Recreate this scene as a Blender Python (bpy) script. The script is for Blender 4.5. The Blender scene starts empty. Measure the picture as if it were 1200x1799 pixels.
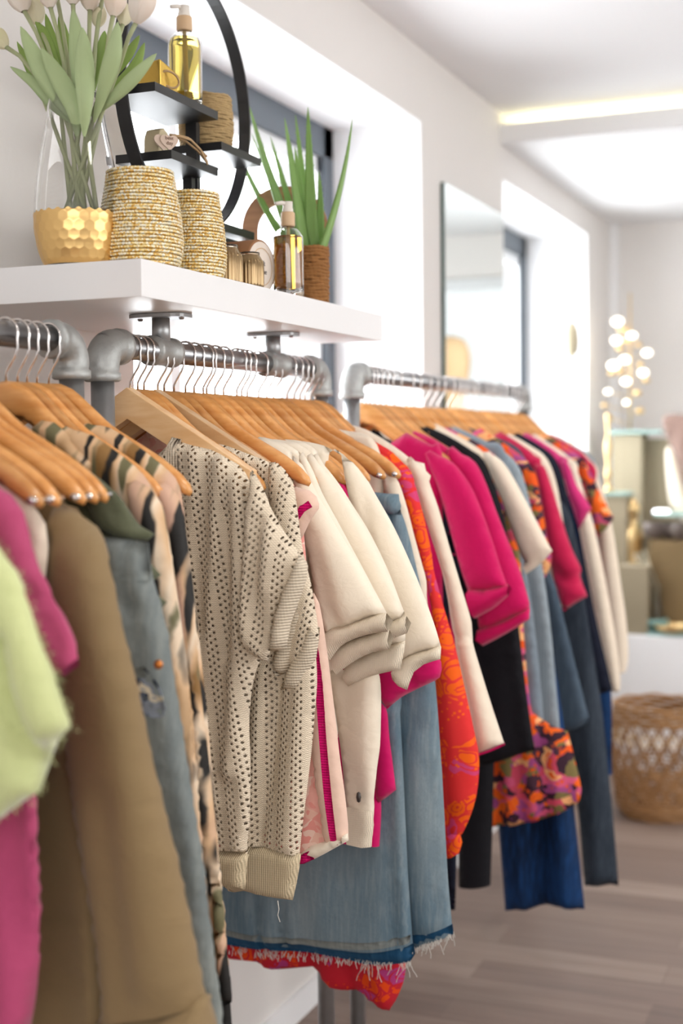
import bpy, bmesh, math, random
import numpy as np
from mathutils import Vector, Matrix
from mathutils.geometry import delaunay_2d_cdt
random.seed(7); rng = np.random.default_rng(7)
C = bpy.context.scene.collection
PI = math.pi

# ---------------------------------------------------------------- camera / world / lights
S = 0.9                       # survey units -> metres
H0 = 1.52                     # eye height in survey units
F = 2400.0
yaw, pitch, roll = [math.radians(a) for a in (22.2, 2.9, -0.6)]
cyw, syw, cp, sp = math.cos(yaw), math.sin(yaw), math.cos(pitch), math.sin(pitch)
FW = Vector((-syw*cp, cyw*cp, -sp)); R0 = Vector((cyw, syw, 0)); U0 = R0.cross(FW)
RT = R0*math.cos(roll) + U0*math.sin(roll); UP = U0*math.cos(roll) - R0*math.sin(roll)
cam_d = bpy.data.cameras.new('camera'); cam = bpy.data.objects.new('camera', cam_d); C.objects.link(cam)
m = Matrix((RT, UP, -FW)).transposed().to_4x4(); m.translation = Vector((0, 0, H0*S)); cam.matrix_world = m
cam_d.sensor_fit = 'VERTICAL'; cam_d.sensor_height = 36; cam_d.sensor_width = 24
cam_d.lens = F/1799*36; cam_d.clip_start = .05; cam_d.clip_end = 100
cam_d.dof.use_dof = True; cam_d.dof.focus_distance = 2.08; cam_d.dof.aperture_fstop = 2.6
bpy.context.scene.camera = cam
vs = bpy.context.scene.view_settings
vs.view_transform = 'Standard'; vs.look = 'None'; vs.gamma = 1; vs.use_curve_mapping = False; vs.exposure = 0.0

w = bpy.data.worlds.new('world'); bpy.context.scene.world = w; w.use_nodes = True
w.node_tree.nodes['Background'].inputs[0].default_value = (.97, .985, 1, 1)
w.node_tree.nodes['Background'].inputs[1].default_value = 1.15

def area(name, loc, rot, sx, sy, power, col=(1, 1, 1), spread=PI):
    l = bpy.data.lights.new(name, 'AREA'); l.shape = 'RECTANGLE'; l.size = sx; l.size_y = sy
    l.energy = power; l.color = col; l.spread = spread
    o = bpy.data.objects.new(name, l); C.objects.link(o); o.location = loc; o.rotation_euler = rot; return o
# daylight at the left windows; added fill lamps behind the camera and at right
area('daylight_window_near', (-1.75, 3.05, 1.75), (0, -PI/2, 0), 1.3, 1.5, 42, (.93, .97, 1))
area('daylight_window_far', (-1.75, 5.5, 1.75), (0, -PI/2, 0), 1.3, 1.4, 50, (.93, .97, 1))
area('fill_front', (1.0, -2.1, 1.95), (-PI/2, 0, PI), 3.4, 1.0, 48, (1, .98, .96))  # added front fill, set before the unseen shop front
area('fill_side', (2.75, 3.2, 1.75), (0, PI/2, 0), 1.0, 4.6, 62, (1, .985, .96))  # added main fill from upper right, its source out of view

# ---------------------------------------------------------------- helpers
def Wp(x, y, z): return Vector((x*S, y*S, (z+H0)*S))
def ray(px, py): return RT*((px-600)/F) + UP*((899.5-py)/F) + FW
def aty(px, py, y):
    d = ray(px, py); t = y/d.y; return (d.x*t, d.z*t)          # survey units (x, z)
def atx(px, py, x):
    d = ray(px, py); t = x/d.x; return (d.y*t, d.z*t)
def atz(px, py, z):
    d = ray(px, py); t = z/d.z; return (d.x*t, d.y*t)
XR, ZR = -1.165, .158        # rail axis
XW = -1.46                   # left wall
ZC = 1.285                   # ceiling
ZF = -H0
ORG = {}
def empty(name, loc, label=None, cat=None, group=None):
    o = bpy.data.objects.new(name, None); C.objects.link(o); o.location = loc; o.empty_display_size = .05
    ORG[o.name] = Vector(loc)
    tag(o, label, cat, group); return o
def tag(o, label=None, cat=None, group=None, kind=None):
    if label: o['label'] = label
    if cat: o['category'] = cat
    if group: o['group'] = group
    if kind: o['kind'] = kind
    return o
def link(name, me, parent=None, mats=None, smooth=True, org=None):
    """mesh given in world coordinates"""
    o = bpy.data.objects.new(name, me); C.objects.link(o)
    if parent is not None:
        org = ORG[parent.name]; o.parent = parent
    if org is None: org = Vector((0, 0, 0))
    org = Vector(org)
    me.transform(Matrix.Translation(-org)); ORG[o.name] = org
    if parent is None: o.location = org
    if mats is not None:
        for mm in (mats if isinstance(mats, (list, tuple)) else [mats]): me.materials.append(mm)
    if smooth:
        me.polygons.foreach_set('use_smooth', [True]*len(me.polygons))
    me.update()
    return o
def base_of(me):
    co = np.empty(len(me.vertices)*3); me.vertices.foreach_get('co', co); co = co.reshape(-1, 3)
    return Vector(((co[:, 0].min()+co[:, 0].max())/2, (co[:, 1].min()+co[:, 1].max())/2, co[:, 2].min()))
def single(name, me, mats, label, cat, group=None, smooth=True):
    o = link(name, me, None, mats, smooth, base_of(me)); return tag(o, label, cat, group)
def copy_tree(o, parent=None):
    c = o.copy(); C.objects.link(c)
    if parent is not None:
        c.parent = parent
        c.matrix_parent_inverse = o.matrix_parent_inverse
    for ch in list(o.children): copy_tree(ch, c)
    return c
def mesh(V, Fc, uv=None):
    me = bpy.data.meshes.new('m'); me.from_pydata([tuple(v) for v in V], [], [tuple(f) for f in Fc]); me.validate()
    if uv is not None:
        l = me.uv_layers.new(name='UVMap')
        for lp in me.loops: l.data[lp.index].uv = uv[lp.vertex_index]
    return me
class MB:
    def __init__(s): s.V = []; s.F = []
    def add(s, V, Fc):
        n = len(s.V); s.V += [Vector(v) for v in V]; s.F += [tuple(i+n for i in f) for f in Fc]; return s
    def box(s, a, b, rot=None, c=None):
        a, b = Vector(a), Vector(b)
        P = [Vector((x, y, z)) for z in (a.z, b.z) for y in (a.y, b.y) for x in (a.x, b.x)]
        if rot is not None:
            c = (a+b)/2 if c is None else Vector(c); P = [rot @ (p-c)+c for p in P]
        return s.add(P, [(0, 2, 3, 1), (4, 5, 7, 6), (0, 1, 5, 4), (2, 6, 7, 3), (0, 4, 6, 2), (1, 3, 7, 5)])
    def tube(s, pts, r, seg=10, cap=True):
        pts = [Vector(p) for p in pts]; n = len(pts)
        rs = r if isinstance(r, (list, tuple)) else [r]*n
        T = [(pts[min(i+1, n-1)]-pts[max(i-1, 0)]).normalized() for i in range(n)]
        u = T[0].orthogonal().normalized(); V = []; Fc = []
        for i in range(n):
            u = (u - T[i]*u.dot(T[i])).normalized(); v = T[i].cross(u)
            for k in range(seg):
                a = 2*PI*k/seg; V.append(pts[i] + (u*math.cos(a)+v*math.sin(a))*rs[i])
        for i in range(n-1):
            for k in range(seg):
                k2 = (k+1) % seg; Fc.append((i*seg+k, i*seg+k2, (i+1)*seg+k2, (i+1)*seg+k))
        if cap: Fc.append(tuple(range(seg-1, -1, -1))); Fc.append(tuple((n-1)*seg+k for k in range(seg)))
        return s.add(V, Fc)
    def lathe(s, prof, c=(0, 0, 0), seg=32, axis=None, mod=None):
        c = Vector(c); V = []; Fc = []; n = len(prof)
        Q = Vector((0, 0, 1)).rotation_difference(Vector(axis)) if axis is not None else None
        for i, (r, z) in enumerate(prof):
            for k in range(seg):
                a = 2*PI*k/seg; rr = r*(mod(a, z) if mod else 1)
                p = Vector((rr*math.cos(a), rr*math.sin(a), z))
                if Q: p = Q @ p
                V.append(p+c)
        for i in range(n-1):
            for k in range(seg):
                k2 = (k+1) % seg; Fc.append((i*seg+k, i*seg+k2, (i+1)*seg+k2, (i+1)*seg+k))
        return s.add(V, Fc)
    def prism(s, poly, y0, y1, plane='xz'):
        n = len(poly)
        f = {'xz': lambda a, b, d: (a, d, b), 'yz': lambda a, b, d: (d, a, b), 'xy': lambda a, b, d: (a, b, d)}[plane]
        V = [f(a, b, y0) for a, b in poly] + [f(a, b, y1) for a, b in poly]
        return s.add(V, [tuple(range(n)), tuple(range(2*n-1, n-1, -1))] + [(i, i+n, (i+1) % n+n, (i+1) % n) for i in range(n)])
    def me(s, bevel=0, seg=2, ang=30):
        me = mesh(s.V, s.F)
        bm = bmesh.new(); bm.from_mesh(me); bmesh.ops.recalc_face_normals(bm, faces=bm.faces)
        if bevel:
            ed = [e for e in bm.edges if len(e.link_faces) == 2 and e.calc_face_angle(0) > math.radians(ang)]
            bmesh.ops.bevel(bm, geom=ed, offset=bevel, segments=seg, affect='EDGES', profile=.7)
        bm.to_mesh(me); bm.free(); return me

# ---------------------------------------------------------------- materials
def newmat(name):
    mt = bpy.data.materials.new(name); mt.use_nodes = True
    nt = mt.node_tree; b = nt.nodes['Principled BSDF']; return mt, nt, b
class N:
    def __init__(s, nt): s.nt = nt
    def __call__(s, t, **kw):
        n = s.nt.nodes.new(t)
        for k, v in kw.items():
            if k.startswith('i_'):
                key = k[2:]; key = int(key) if key.isdigit() else key
                if hasattr(v, 'is_linked'): s.nt.links.new(v, n.inputs[key])
                else: n.inputs[key].default_value = v
            else: setattr(n, k, v)
        return n
    def math(s, op, a, b=None, c=None):
        kw = {'i_0': a}
        if b is not None: kw['i_1'] = b
        if c is not None: kw['i_2'] = c
        return s('ShaderNodeMath', operation=op, **kw).outputs[0]
    def ramp(s, fac, stops, interp='LINEAR'):
        n = s('ShaderNodeValToRGB', i_0=fac); n.color_ramp.interpolation = interp
        e = n.color_ramp.elements
        while len(e) > 1: e.remove(e[-1])
        e[0].position = stops[0][0]; e[0].color = (*stops[0][1], 1)
        for p, c in stops[1:]: k = e.new(p); k.color = (*c, 1)
        return n.outputs[0]
    def mix(s, f, a, b, bt='MIX'):
        n = s('ShaderNodeMix', data_type='RGBA', blend_type=bt)
        for i, v in ((0, f), (6, a), (7, b)):
            if hasattr(v, 'is_linked'): s.nt.links.new(v, n.inputs[i])
            else: n.inputs[i].default_value = v if i == 0 else (*v, 1) if len(v) == 3 else v
        return n.outputs[2]
def coords(n, uv=True, scale=(1, 1, 1)):
    tc = n('ShaderNodeTexCoord'); mp = n('ShaderNodeMapping', i_3=scale)
    n.nt.links.new(tc.outputs['UV' if uv else 'Object'], mp.inputs[0]); return mp.outputs[0]
def bumpit(n, b, h, st=.3, dist=.002):
    bu = n('ShaderNodeBump', i_0=st, i_1=dist); n.nt.links.new(h, bu.inputs['Height']); n.nt.links.new(bu.outputs[0], b.inputs['Normal'])
def srgb(h):
    h = h.lstrip('#'); c = [int(h[i:i+2], 16)/255 for i in (0, 2, 4)]
    return tuple(x/12.92 if x <= .04045 else ((x+.055)/1.055)**2.4 for x in c)
def plain(name, col, rough=.5, metal=0, noise=0, nscale=40, bump=0, bscale=200, spec=.5, **kw):
    mt, nt, b = newmat(name); n = N(nt)
    b.inputs['Base Color'].default_value = (*col, 1); b.inputs['Roughness'].default_value = rough
    b.inputs['Metallic'].default_value = metal; b.inputs['Specular IOR Level'].default_value = spec
    v = coords(n, False)
    nz = n('ShaderNodeTexNoise', i_Scale=nscale, i_Detail=4.0); nt.links.new(v, nz.inputs[0])
    c2 = tuple(x*(1-noise) for x in col)
    nt.links.new(n.mix(nz.outputs[0], c2, col), b.inputs['Base Color'])
    if bump:
        n2 = n('ShaderNodeTexNoise', i_Scale=bscale, i_Detail=3.0); nt.links.new(v, n2.inputs[0]); bumpit(n, b, n2.outputs[0], bump)
    for k, x in kw.items(): b.inputs[k.replace('_', ' ')].default_value = x
    return mt
def cloth(name, col, rough=.85, weave=900, bump=.25, var=.06, sheen=.15):
    mt, nt, b = newmat(name); n = N(nt)
    v = coords(n)
    wv = n('ShaderNodeTexNoise', i_Scale=float(weave), i_Detail=2.0); nt.links.new(v, wv.inputs[0])
    nz = n('ShaderNodeTexNoise', i_Scale=9.0, i_Detail=3.0); nt.links.new(v, nz.inputs[0])
    c1 = n.mix(nz.outputs[0], tuple(x*(1-var) for x in col), tuple(min(1, x*(1+var)) for x in col))
    nt.links.new(n.mix(n.math('MULTIPLY', wv.outputs[0], .25), c1, tuple(x*.7 for x in col)), b.inputs['Base Color'])
    b.inputs['Roughness'].default_value = rough; b.inputs['Sheen Weight'].default_value = sheen; b.inputs['Specular IOR Level'].default_value = .2
    md = n('ShaderNodeTexNoise', i_Scale=38.0, i_Detail=3.0, i_Distortion=.6); nt.links.new(v, md.inputs[0])
    b1 = n('ShaderNodeBump', i_0=.35, i_1=.006); nt.links.new(md.outputs[0], b1.inputs['Height'])
    bu = n('ShaderNodeBump', i_0=bump, i_1=.0006); nt.links.new(wv.outputs[0], bu.inputs['Height']); nt.links.new(b1.outputs[0], bu.inputs['Normal']); nt.links.new(bu.outputs[0], b.inputs['Normal']); return mt
def uvxy(n):
    sx = n('ShaderNodeSeparateXYZ'); n.nt.links.new(coords(n), sx.inputs[0]); return sx.outputs[0], sx.outputs[1]
def rib(name, col, period=.004, horiz=False, bump=.8):
    mt, nt, b = newmat(name); n = N(nt); u, v = uvxy(n)
    s_ = n.math('SINE', n.math('MULTIPLY', v if horiz else u, 2*PI/period))
    f = n.math('MULTIPLY_ADD', s_, .5, .5)
    st = n.math('SINE', n.math('MULTIPLY', u if horiz else v, 2*PI/.0035))
    nt.links.new(n.mix(f, tuple(x*.72 for x in col), col), b.inputs['Base Color'])
    b.inputs['Roughness'].default_value = .9; b.inputs['Specular IOR Level'].default_value = .2
    bumpit(n, b, n.math('MULTIPLY_ADD', st, .12, f), bump, .0015); return mt
def eyelet(name, col):
    mt, nt, b = newmat(name); n = N(nt); u, v = uvxy(n)
    wob = n('ShaderNodeTexNoise', i_Scale=25.0); nt.links.new(coords(n), wob.inputs[0])
    u = n.math('ADD', u, n.math('MULTIPLY', wob.outputs[0], .0022))
    P, Q = .0235, .0098
    um = n.math('MODULO', n.math('ADD', u, 200*P), P)          # 0..P
    vv = n.math('ADD', v, 5.0)
    # three hole columns per repeat, the middle one staggered, then a plain rib
    def hole(cx, off):
        a = n.math('DIVIDE', n.math('SUBTRACT', um, cx), .00150)
        vm = n.math('SUBTRACT', n.math('MODULO', n.math('ADD', vv, off), Q), Q/2)
        c = n.math('DIVIDE', vm, .00200)
        return n.math('ADD', n.math('MULTIPLY', a, a), n.math('MULTIPLY', c, c))
    d = n.math('MINIMUM', hole(.0035, 0.0), n.math('MINIMUM', hole(.0090, Q/2), hole(.0145, 0.0)))
    solid = n.math('GREATER_THAN', d, 1.0)
    soft = n.math('MINIMUM', n.math('MULTIPLY', d, .35), 1.0)
    ribs = n.math('SINE', n.math('MULTIPLY', u, 2*PI/P*1))
    st = n.math('SINE', n.math('ADD', n.math('MULTIPLY', v, 2*PI/.0032), n.math('MULTIPLY', n.math('SINE', n.math('MULTIPLY', u, 2*PI/.0032)), 1.5)))
    nt.links.new(n.mix(n.math('MULTIPLY_ADD', st, .5, .5), tuple(x*.78 for x in col), col), b.inputs['Base Color'])
    b.inputs['Roughness'].default_value = .9; b.inputs['Specular IOR Level'].default_value = .2; b.inputs['Sheen Weight'].default_value = .1
    h = n.math('ADD', n.math('MULTIPLY', soft, .6), n.math('MULTIPLY_ADD', ribs, .45, n.math('MULTIPLY', st, .12)))
    bumpit(n, b, h, .9, .0025)
    nt.links.new(solid, b.inputs['Alpha']); return mt
def denim(name, col, fade=(.45, .55, .62), amt=.5, stripe=0):
    mt, nt, b = newmat(name); n = N(nt); v = coords(n)
    a = n('ShaderNodeTexNoise', i_Scale=7.0, i_Detail=6.0); nt.links.new(coords(n, True, (1, .35, 1)), a.inputs[0])
    g = n('ShaderNodeTexNoise', i_Scale=700.0, i_Detail=1.0); nt.links.new(coords(n, True, (1, .25, 1)), g.inputs[0])
    f = n.ramp(a.outputs[0], [(.35, (0, 0, 0)), (.72, (amt, amt, amt))])
    c = n.mix(f, col, fade)
    c = n.mix(n.math('MULTIPLY', g.outputs[0], .5), c, tuple(x*.6 for x in col))
    nt.links.new(c, b.inputs['Base Color']); b.inputs['Roughness'].default_value = .85; b.inputs['Specular IOR Level'].default_value = .15
    st = n('ShaderNodeTexNoise', i_Scale=160.0, i_Detail=2.0); nt.links.new(coords(n, True, (1, .10, 1)), st.inputs[0])
    c = n.mix(n.ramp(st.outputs[0], [(.45, (0, 0, 0)), (.75, (.4, .4, .4))]), c, fade); nt.links.new(c, b.inputs['Base Color'])
    md = n('ShaderNodeTexNoise', i_Scale=30.0, i_Detail=3.0); nt.links.new(v, md.inputs[0])
    b1 = n('ShaderNodeBump', i_0=.4, i_1=.006); nt.links.new(md.outputs[0], b1.inputs['Height'])
    bu = n('ShaderNodeBump', i_0=.3, i_1=.0008); nt.links.new(g.outputs[0], bu.inputs['Height']); nt.links.new(b1.outputs[0], bu.inputs['Normal']); nt.links.new(bu.outputs[0], b.inputs['Normal']); return mt
def print_two(name, c1, c2, c3):
    """tropical two tone print"""
    mt, nt, b = newmat(name); n = N(nt); v = coords(n)
    nz = n('ShaderNodeTexNoise', i_Scale=14.0, i_Detail=2.0); nt.links.new(v, nz.inputs[0])
    vo = n('ShaderNodeMix', data_type='VECTOR'); vo.inputs[0].default_value = .07; nt.links.new(v, vo.inputs[4]); nt.links.new(nz.outputs['Color'], vo.inputs[5])
    v1 = n('ShaderNodeTexVoronoi', i_Scale=30.0, feature='DISTANCE_TO_EDGE'); nt.links.new(vo.outputs[1], v1.inputs[0])
    v2 = n('ShaderNodeTexVoronoi', i_Scale=30.0); nt.links.new(vo.outputs[1], v2.inputs[0])
    sx = n('ShaderNodeSeparateColor'); nt.links.new(v2.outputs['Color'], sx.inputs[0])
    cells = n.ramp(sx.outputs[0], [(0, c1), (.42, c2), (.72, c1), (.85, c3)], 'CONSTANT')
    rings = n.math('GREATER_THAN', n.math('SINE', n.math('MULTIPLY', v2.outputs['Distance'], 22.0)), .72)
    edge = n.math('LESS_THAN', v1.outputs[0], .06)
    c = n.mix(n.math('MAXIMUM', edge, rings), cells, c2)
    v3 = n('ShaderNodeTexVoronoi', i_Scale=110.0); nt.links.new(v, v3.inputs[0])
    dots = n.math('MULTIPLY', n.math('LESS_THAN', v3.outputs['Distance'], .28), n.math('GREATER_THAN', sx.outputs[1], .55))
    c = n.mix(dots, c, c1)
    nt.links.new(c, b.inputs['Base Color']); b.inputs['Roughness'].default_value = .75; b.inputs['Specular IOR Level'].default_value = .2; return mt
def floral(name, cols, scale=26.0, warp=.08):
    mt, nt, b = newmat(name); n = N(nt); v = coords(n)
    nz = n('ShaderNodeTexNoise', i_Scale=18.0, i_Detail=3.0); nt.links.new(v, nz.inputs[0])
    vo = n('ShaderNodeMix', data_type='VECTOR'); vo.inputs[0].default_value = warp; nt.links.new(v, vo.inputs[4]); nt.links.new(nz.outputs['Color'], vo.inputs[5])
    v2 = n('ShaderNodeTexVoronoi', i_Scale=scale); nt.links.new(vo.outputs[1], v2.inputs[0])
    sx = n('ShaderNodeSeparateColor'); nt.links.new(v2.outputs['Color'], sx.inputs[0])
    k = len(cols); c = n.ramp(sx.outputs[0], [(i/k, cc) for i, cc in enumerate(cols)], 'CONSTANT')
    c = n.mix(n.math('LESS_THAN', v2.outputs['Distance'], .22), c, cols[-1])
    nt.links.new(c, b.inputs['Base Color']); b.inputs['Roughness'].default_value = .8; b.inputs['Specular IOR Level'].default_value = .2; return mt
def streak(name):
    """blurred animal like print, streaks run down the cloth"""
    mt, nt, b = newmat(name); n = N(nt)
    a = n('ShaderNodeTexNoise', i_Scale=42.0, i_Detail=1.0); nt.links.new(coords(n, True, (1, .20, 1)), a.inputs[0])
    e = n('ShaderNodeTexNoise', i_Scale=16.0, i_Detail=1.0); nt.links.new(coords(n, True, (1.3, .4, 1)), e.inputs[0])
    base = n.ramp(e.outputs[0], [(.33, srgb('8e6a3c')), (.42, srgb('d9b48c')), (.52, srgb('ead6bd')), (.6, srgb('d9b48c')), (.75, srgb('cda595'))])
    k = n.ramp(a.outputs[0], [(.41, (1, 1, 1)), (.47, (0, 0, 0))])
    k2 = n.ramp(a.outputs[0], [(.60, (0, 0, 0)), (.66, (1, 1, 1))])
    c = n.mix(k, base, srgb('23211f')); c = n.mix(k2, c, srgb('6f6a4c'))
    nt.links.new(c, b.inputs['Base Color']); b.inputs['Roughness'].default_value = .6; b.inputs['Specular IOR Level'].default_value = .3; return mt
def wood(name, c1, c2, scale=(3, 60, 60), rough=.35, uv=False, coat=.3):
    mt, nt, b = newmat(name); n = N(nt)
    a = n('ShaderNodeTexNoise', i_Scale=1.0, i_Detail=4.0); nt.links.new(coords(n, uv, scale), a.inputs[0])
    oi = n('ShaderNodeObjectInfo'); va = n.math('MULTIPLY_ADD', oi.outputs['Random'], .34, .84)
    hs = n('ShaderNodeHueSaturation', i_Value=va); nt.links.new(n.ramp(a.outputs[0], [(.3, c1), (.7, c2)]), hs.inputs['Color'])
    nt.links.new(hs.outputs[0], b.inputs['Base Color'])
    b.inputs['Roughness'].default_value = rough; b.inputs['Coat Weight'].default_value = coat; b.inputs['Coat Roughness'].default_value = .2; return mt
def glass(name, col=(1, 1, 1), rough=0.0, ior=1.45):
    mt, nt, b = newmat(name)
    b.inputs['Base Color'].default_value = (*col, 1); b.inputs['Transmission Weight'].default_value = 1; b.inputs['Roughness'].default_value = rough; b.inputs['IOR'].default_value = ior; return mt
def emis(name, col, st):
    mt, nt, b = newmat(name); b.inputs['Emission Color'].default_value = (*col, 1); b.inputs['Emission Strength'].default_value = st; b.inputs['Base Color'].default_value = (*col, 1); return mt

M = {}
M['wall'] = plain('wall_paint', (.755, .725, .70), .9, bump=.15, bscale=60, noise=.04, nscale=3)
M['ceil'] = plain('ceiling_paint', (.82, .82, .83), .9, noise=.02)
M['white'] = plain('white_laminate', (.86, .86, .87), .35, noise=.01)
M['reveal'] = plain('reveal_paint', (.86, .86, .87), .85, noise=.01)
M['frame'] = plain('anthracite_frame', srgb('59626c'), .45, noise=.05)
M['frame_w'] = plain('white_frame', (.8, .82, .84), .4)
M['black'] = plain('black_metal', (.012, .012, .014), .38, noise=.2)
M['galv'] = plain('galvanised_steel', (.50, .51, .52), .42, .9, noise=.35, nscale=45, bump=.12, bscale=90)
M['rail'] = plain('rail_steel', (.42, .42, .43), .28, 1, noise=.3, nscale=60, bump=.03)
M['cast'] = plain('cast_fitting', (.50, .51, .50), .55, .75, noise=.35, nscale=70, bump=.3, bscale=220)
M['chrome'] = plain('hook_wire', (.78, .74, .72), .18, 1)
M['hang'] = wood('hanger_beech', srgb('cb8845'), srgb('e0a464'), (18, 60, 90), .32)
M['hangL'] = wood('hanger_pale', srgb('d9ab78'), srgb('e6c193'), (18, 60, 90), .4)
M['knit'] = eyelet('eyelet_knit', srgb('f0dfc6'))
M['knit_rib'] = rib('knit_rib', srgb('e8d9c2'), .0042)
M['knit_cuff'] = rib('knit_cuff', srgb('e8d9c2'), .0042, True)
M['knit_hem'] = rib('knit_hem', srgb('d9c7a6'), .003, bump=.5)
M['cream'] = cloth('cream_jersey', srgb('f3e6d2'), weave=700)
M['cream_rib'] = rib('cream_rib', srgb('f0e2cc'), .0022, bump=.35)
M['ecru'] = cloth('ecru_cotton', srgb('ecdcc8'))
M['blush'] = cloth('blush_cotton', srgb('ecc9b6'))
M['pink_tape'] = rib('hot_pink_tape', srgb('dd1170'), .004, True, .6)
M['lace'] = floral('pink_lace', [srgb('e8b9a8'), srgb('e6a79b'), srgb('edc9ba'), srgb('e3968c')], 60, .05)
M['magenta'] = cloth('magenta_knit', srgb('cb0a5c'), weave=160, bump=.8, var=.12)
M['magenta_tee'] = cloth('magenta_jersey', srgb('cf0a64'))
M['crimson'] = cloth('crimson_knit', srgb('c21a4c'), weave=140, bump=.8, var=.15)
M['rasp'] = cloth('raspberry_jersey', srgb('cf2f75'))
M['navy'] = cloth('navy_jersey', srgb('141828'), sheen=0)
M['blackc'] = cloth('black_knit', srgb('17161b'), weave=200, bump=.6, sheen=0)
M['khaki'] = cloth('khaki_gabardine', srgb('8f7856'), weave=1200, bump=.1, var=.03)
M['olive'] = cloth('olive_crepe', srgb('5f624c'))
M['pink'] = cloth('rose_viscose', srgb('ba4c74'), var=.12)
M['lime'] = cloth('lime_mohair', srgb('d2d99c'), weave=160, bump=.7, var=.16, sheen=.7)
M['pale_blue'] = rib('pale_blue_stripe', srgb('9aa6ae'), .007, bump=.05)
M['grey_blue'] = cloth('grey_blue_cotton', srgb('7c8893'))
M['denim'] = denim('mid_blue_denim', srgb('617a8a'), srgb('9ca7aa'), .8)
M['denim_d'] = denim('denim_hem_band', srgb('1f4d72'), srgb('3f6c8c'), .3)
M['denim_l'] = denim('pale_denim', srgb('777f80'), srgb('a3a7a0'), .7)
M['denim_g'] = denim('grey_striped_denim', srgb('252d38'), srgb('4c5560'), .6)
M['denim_n'] = denim('dark_blue_denim', srgb('0c1628'), srgb('1f4d88'), .75)
M['denim_s'] = denim('slate_denim', srgb('435160'), srgb('5f6e7b'), .5)
M['patch'] = floral('dark_patch', [srgb('24304a'), srgb('d6cbb4'), srgb('1b263c'), srgb('8b93a0')], 60, .12)
M['orange'] = print_two('orange_print', srgb('f0600f'), srgb('dc3030'), srgb('cc3f70'))
M['red_print'] = print_two('red_orange_print', srgb('e2470f'), srgb('c21f2f'), srgb('b03a78'))
M['floral'] = floral('dark_floral', [srgb('e8641c'), srgb('d1587e'), srgb('4a2f3d'), srgb('7a6c42'), srgb('ecab74'), srgb('a04a84'), srgb('3a2230'), srgb('c94a62'), srgb('e2571c')], 44)
M['streak'] = streak('blurred_print')
M['button'] = plain('dark_bead', (.05, .04, .035), .3)
M['copper'] = plain('copper_rivet', srgb('c97a3d'), .35, .8)
M['thread'] = plain('loose_thread', srgb('d9d6cf'), .9)
# ---------------------------------------------------------------- the room
def struct(name, mb, mt, parent=None, bevel=0):
    me = mb.me(bevel) if isinstance(mb, MB) else mb
    o = link(name, me, parent, mt, smooth=False, org=base_of(me) if parent is None else None)
    if parent is None: o['kind'] = 'structure'
    return o
def wbox(mb, x0, x1, y0, y1, z0, z1): return mb.box(Wp(x0, y0, z0), Wp(x1, y1, z1))
YE, XRT, YB = 7.5, 3.2, -2.5
ZL = 1.165                    # lower ceiling behind the cove
W1 = (2.45, 4.30, -.55, 1.05); W2 = (5.30, 6.88, -.55, 1.035)
TH = .36
# left wall with two window openings, built as blocks of the wall's thickness
mb = MB()
ys = [YB, W1[0], W1[1], W2[0], W2[1], YE+.2]
for i in (0, 2, 4): wbox(mb, XW-TH, XW, ys[i], ys[i+1], ZF-.05, ZC+.3)
for w_ in (W1, W2):
    wbox(mb, XW-TH, XW, w_[0], w_[1], ZF-.05, w_[2]); wbox(mb, XW-TH, XW, w_[0], w_[1], w_[3], ZC+.3)
struct('wall_left', mb, M['wall'])
mb = MB(); wbox(mb, XW, -.98, YE, YE+.2, ZF, ZC+.3); wbox(mb, -.98, -.2, YE, YE+.2, ZF, -1.45); wbox(mb, -.98, -.2, YE, YE+.2, .93, ZC+.3); wbox(mb, -.2, XRT, YE, YE+.2, ZF, ZC+.3)
struct('wall_far', mb, M['wall'])
mb = MB(); wbox(mb, XRT, XRT+.2, YB, 1.0, ZF, ZC+.3); wbox(mb, XRT, XRT+.2, 1.0, 6.2, .95, ZC+.3); wbox(mb, XRT, XRT+.2, 1.0, 6.2, ZF, -1.2); wbox(mb, XRT, XRT+.2, 6.2, YE+.2, ZF, ZC+.3)
struct('wall_right', mb, M['wall'])
mb = MB(); wbox(mb, XW-TH, XRT+.2, YB-.2, YB, 1.0, ZC+.3); wbox(mb, XW-TH, XW+.4, YB-.2, YB, ZF, 1.0); wbox(mb, XRT-.5, XRT+.2, YB-.2, YB, ZF, 1.0); wbox(mb, XW+.4, XRT-.5, YB-.2, YB, ZF, -1.3)
struct('wall_back', mb, M['wall'])
mb = MB(); wbox(mb, XW, XW+.045, YE-.055, YE, ZF, ZC)
struct('trim_1', mb, M['white'])
# floor of planks
mt, nt, b = newmat('plank_floor'); n = N(nt); v = coords(n, False)
br = n('ShaderNodeTexBrick', i_Scale=1.0); nt.links.new(v, br.inputs[0]); br.offset = .37
for k, x in (('Mortar Size', .002), ('Brick Width', 1.25), ('Row Height', .13), ('Bias', 0.0)): br.inputs[k].default_value = x
br.inputs['Color1'].default_value = (0, 0, 0, 1); br.inputs['Color2'].default_value = (1, 1, 1, 1); br.inputs['Mortar'].default_value = (.2, .2, .2, 1)
gr = n('ShaderNodeTexNoise', i_Scale=1.0, i_Detail=5.0); nt.links.new(coords(n, False, (2.5, 45, 1)), gr.inputs[0])
f = n.math('MULTIPLY_ADD', n.math('MULTIPLY', br.outputs[0], 1.0), .45, n.math('MULTIPLY', gr.outputs[0], .55))
nt.links.new(n.ramp(f, [(.15, srgb('66544c')), (.5, srgb('806c62')), (.85, srgb('9c897d'))]), b.inputs['Base Color'])
b.inputs['Roughness'].default_value = .5
mb = MB(); wbox(mb, XW-TH, XRT+.2, YB-.2, YE+.2, ZF-.1, ZF); struct('floor', mb, mt)
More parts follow.
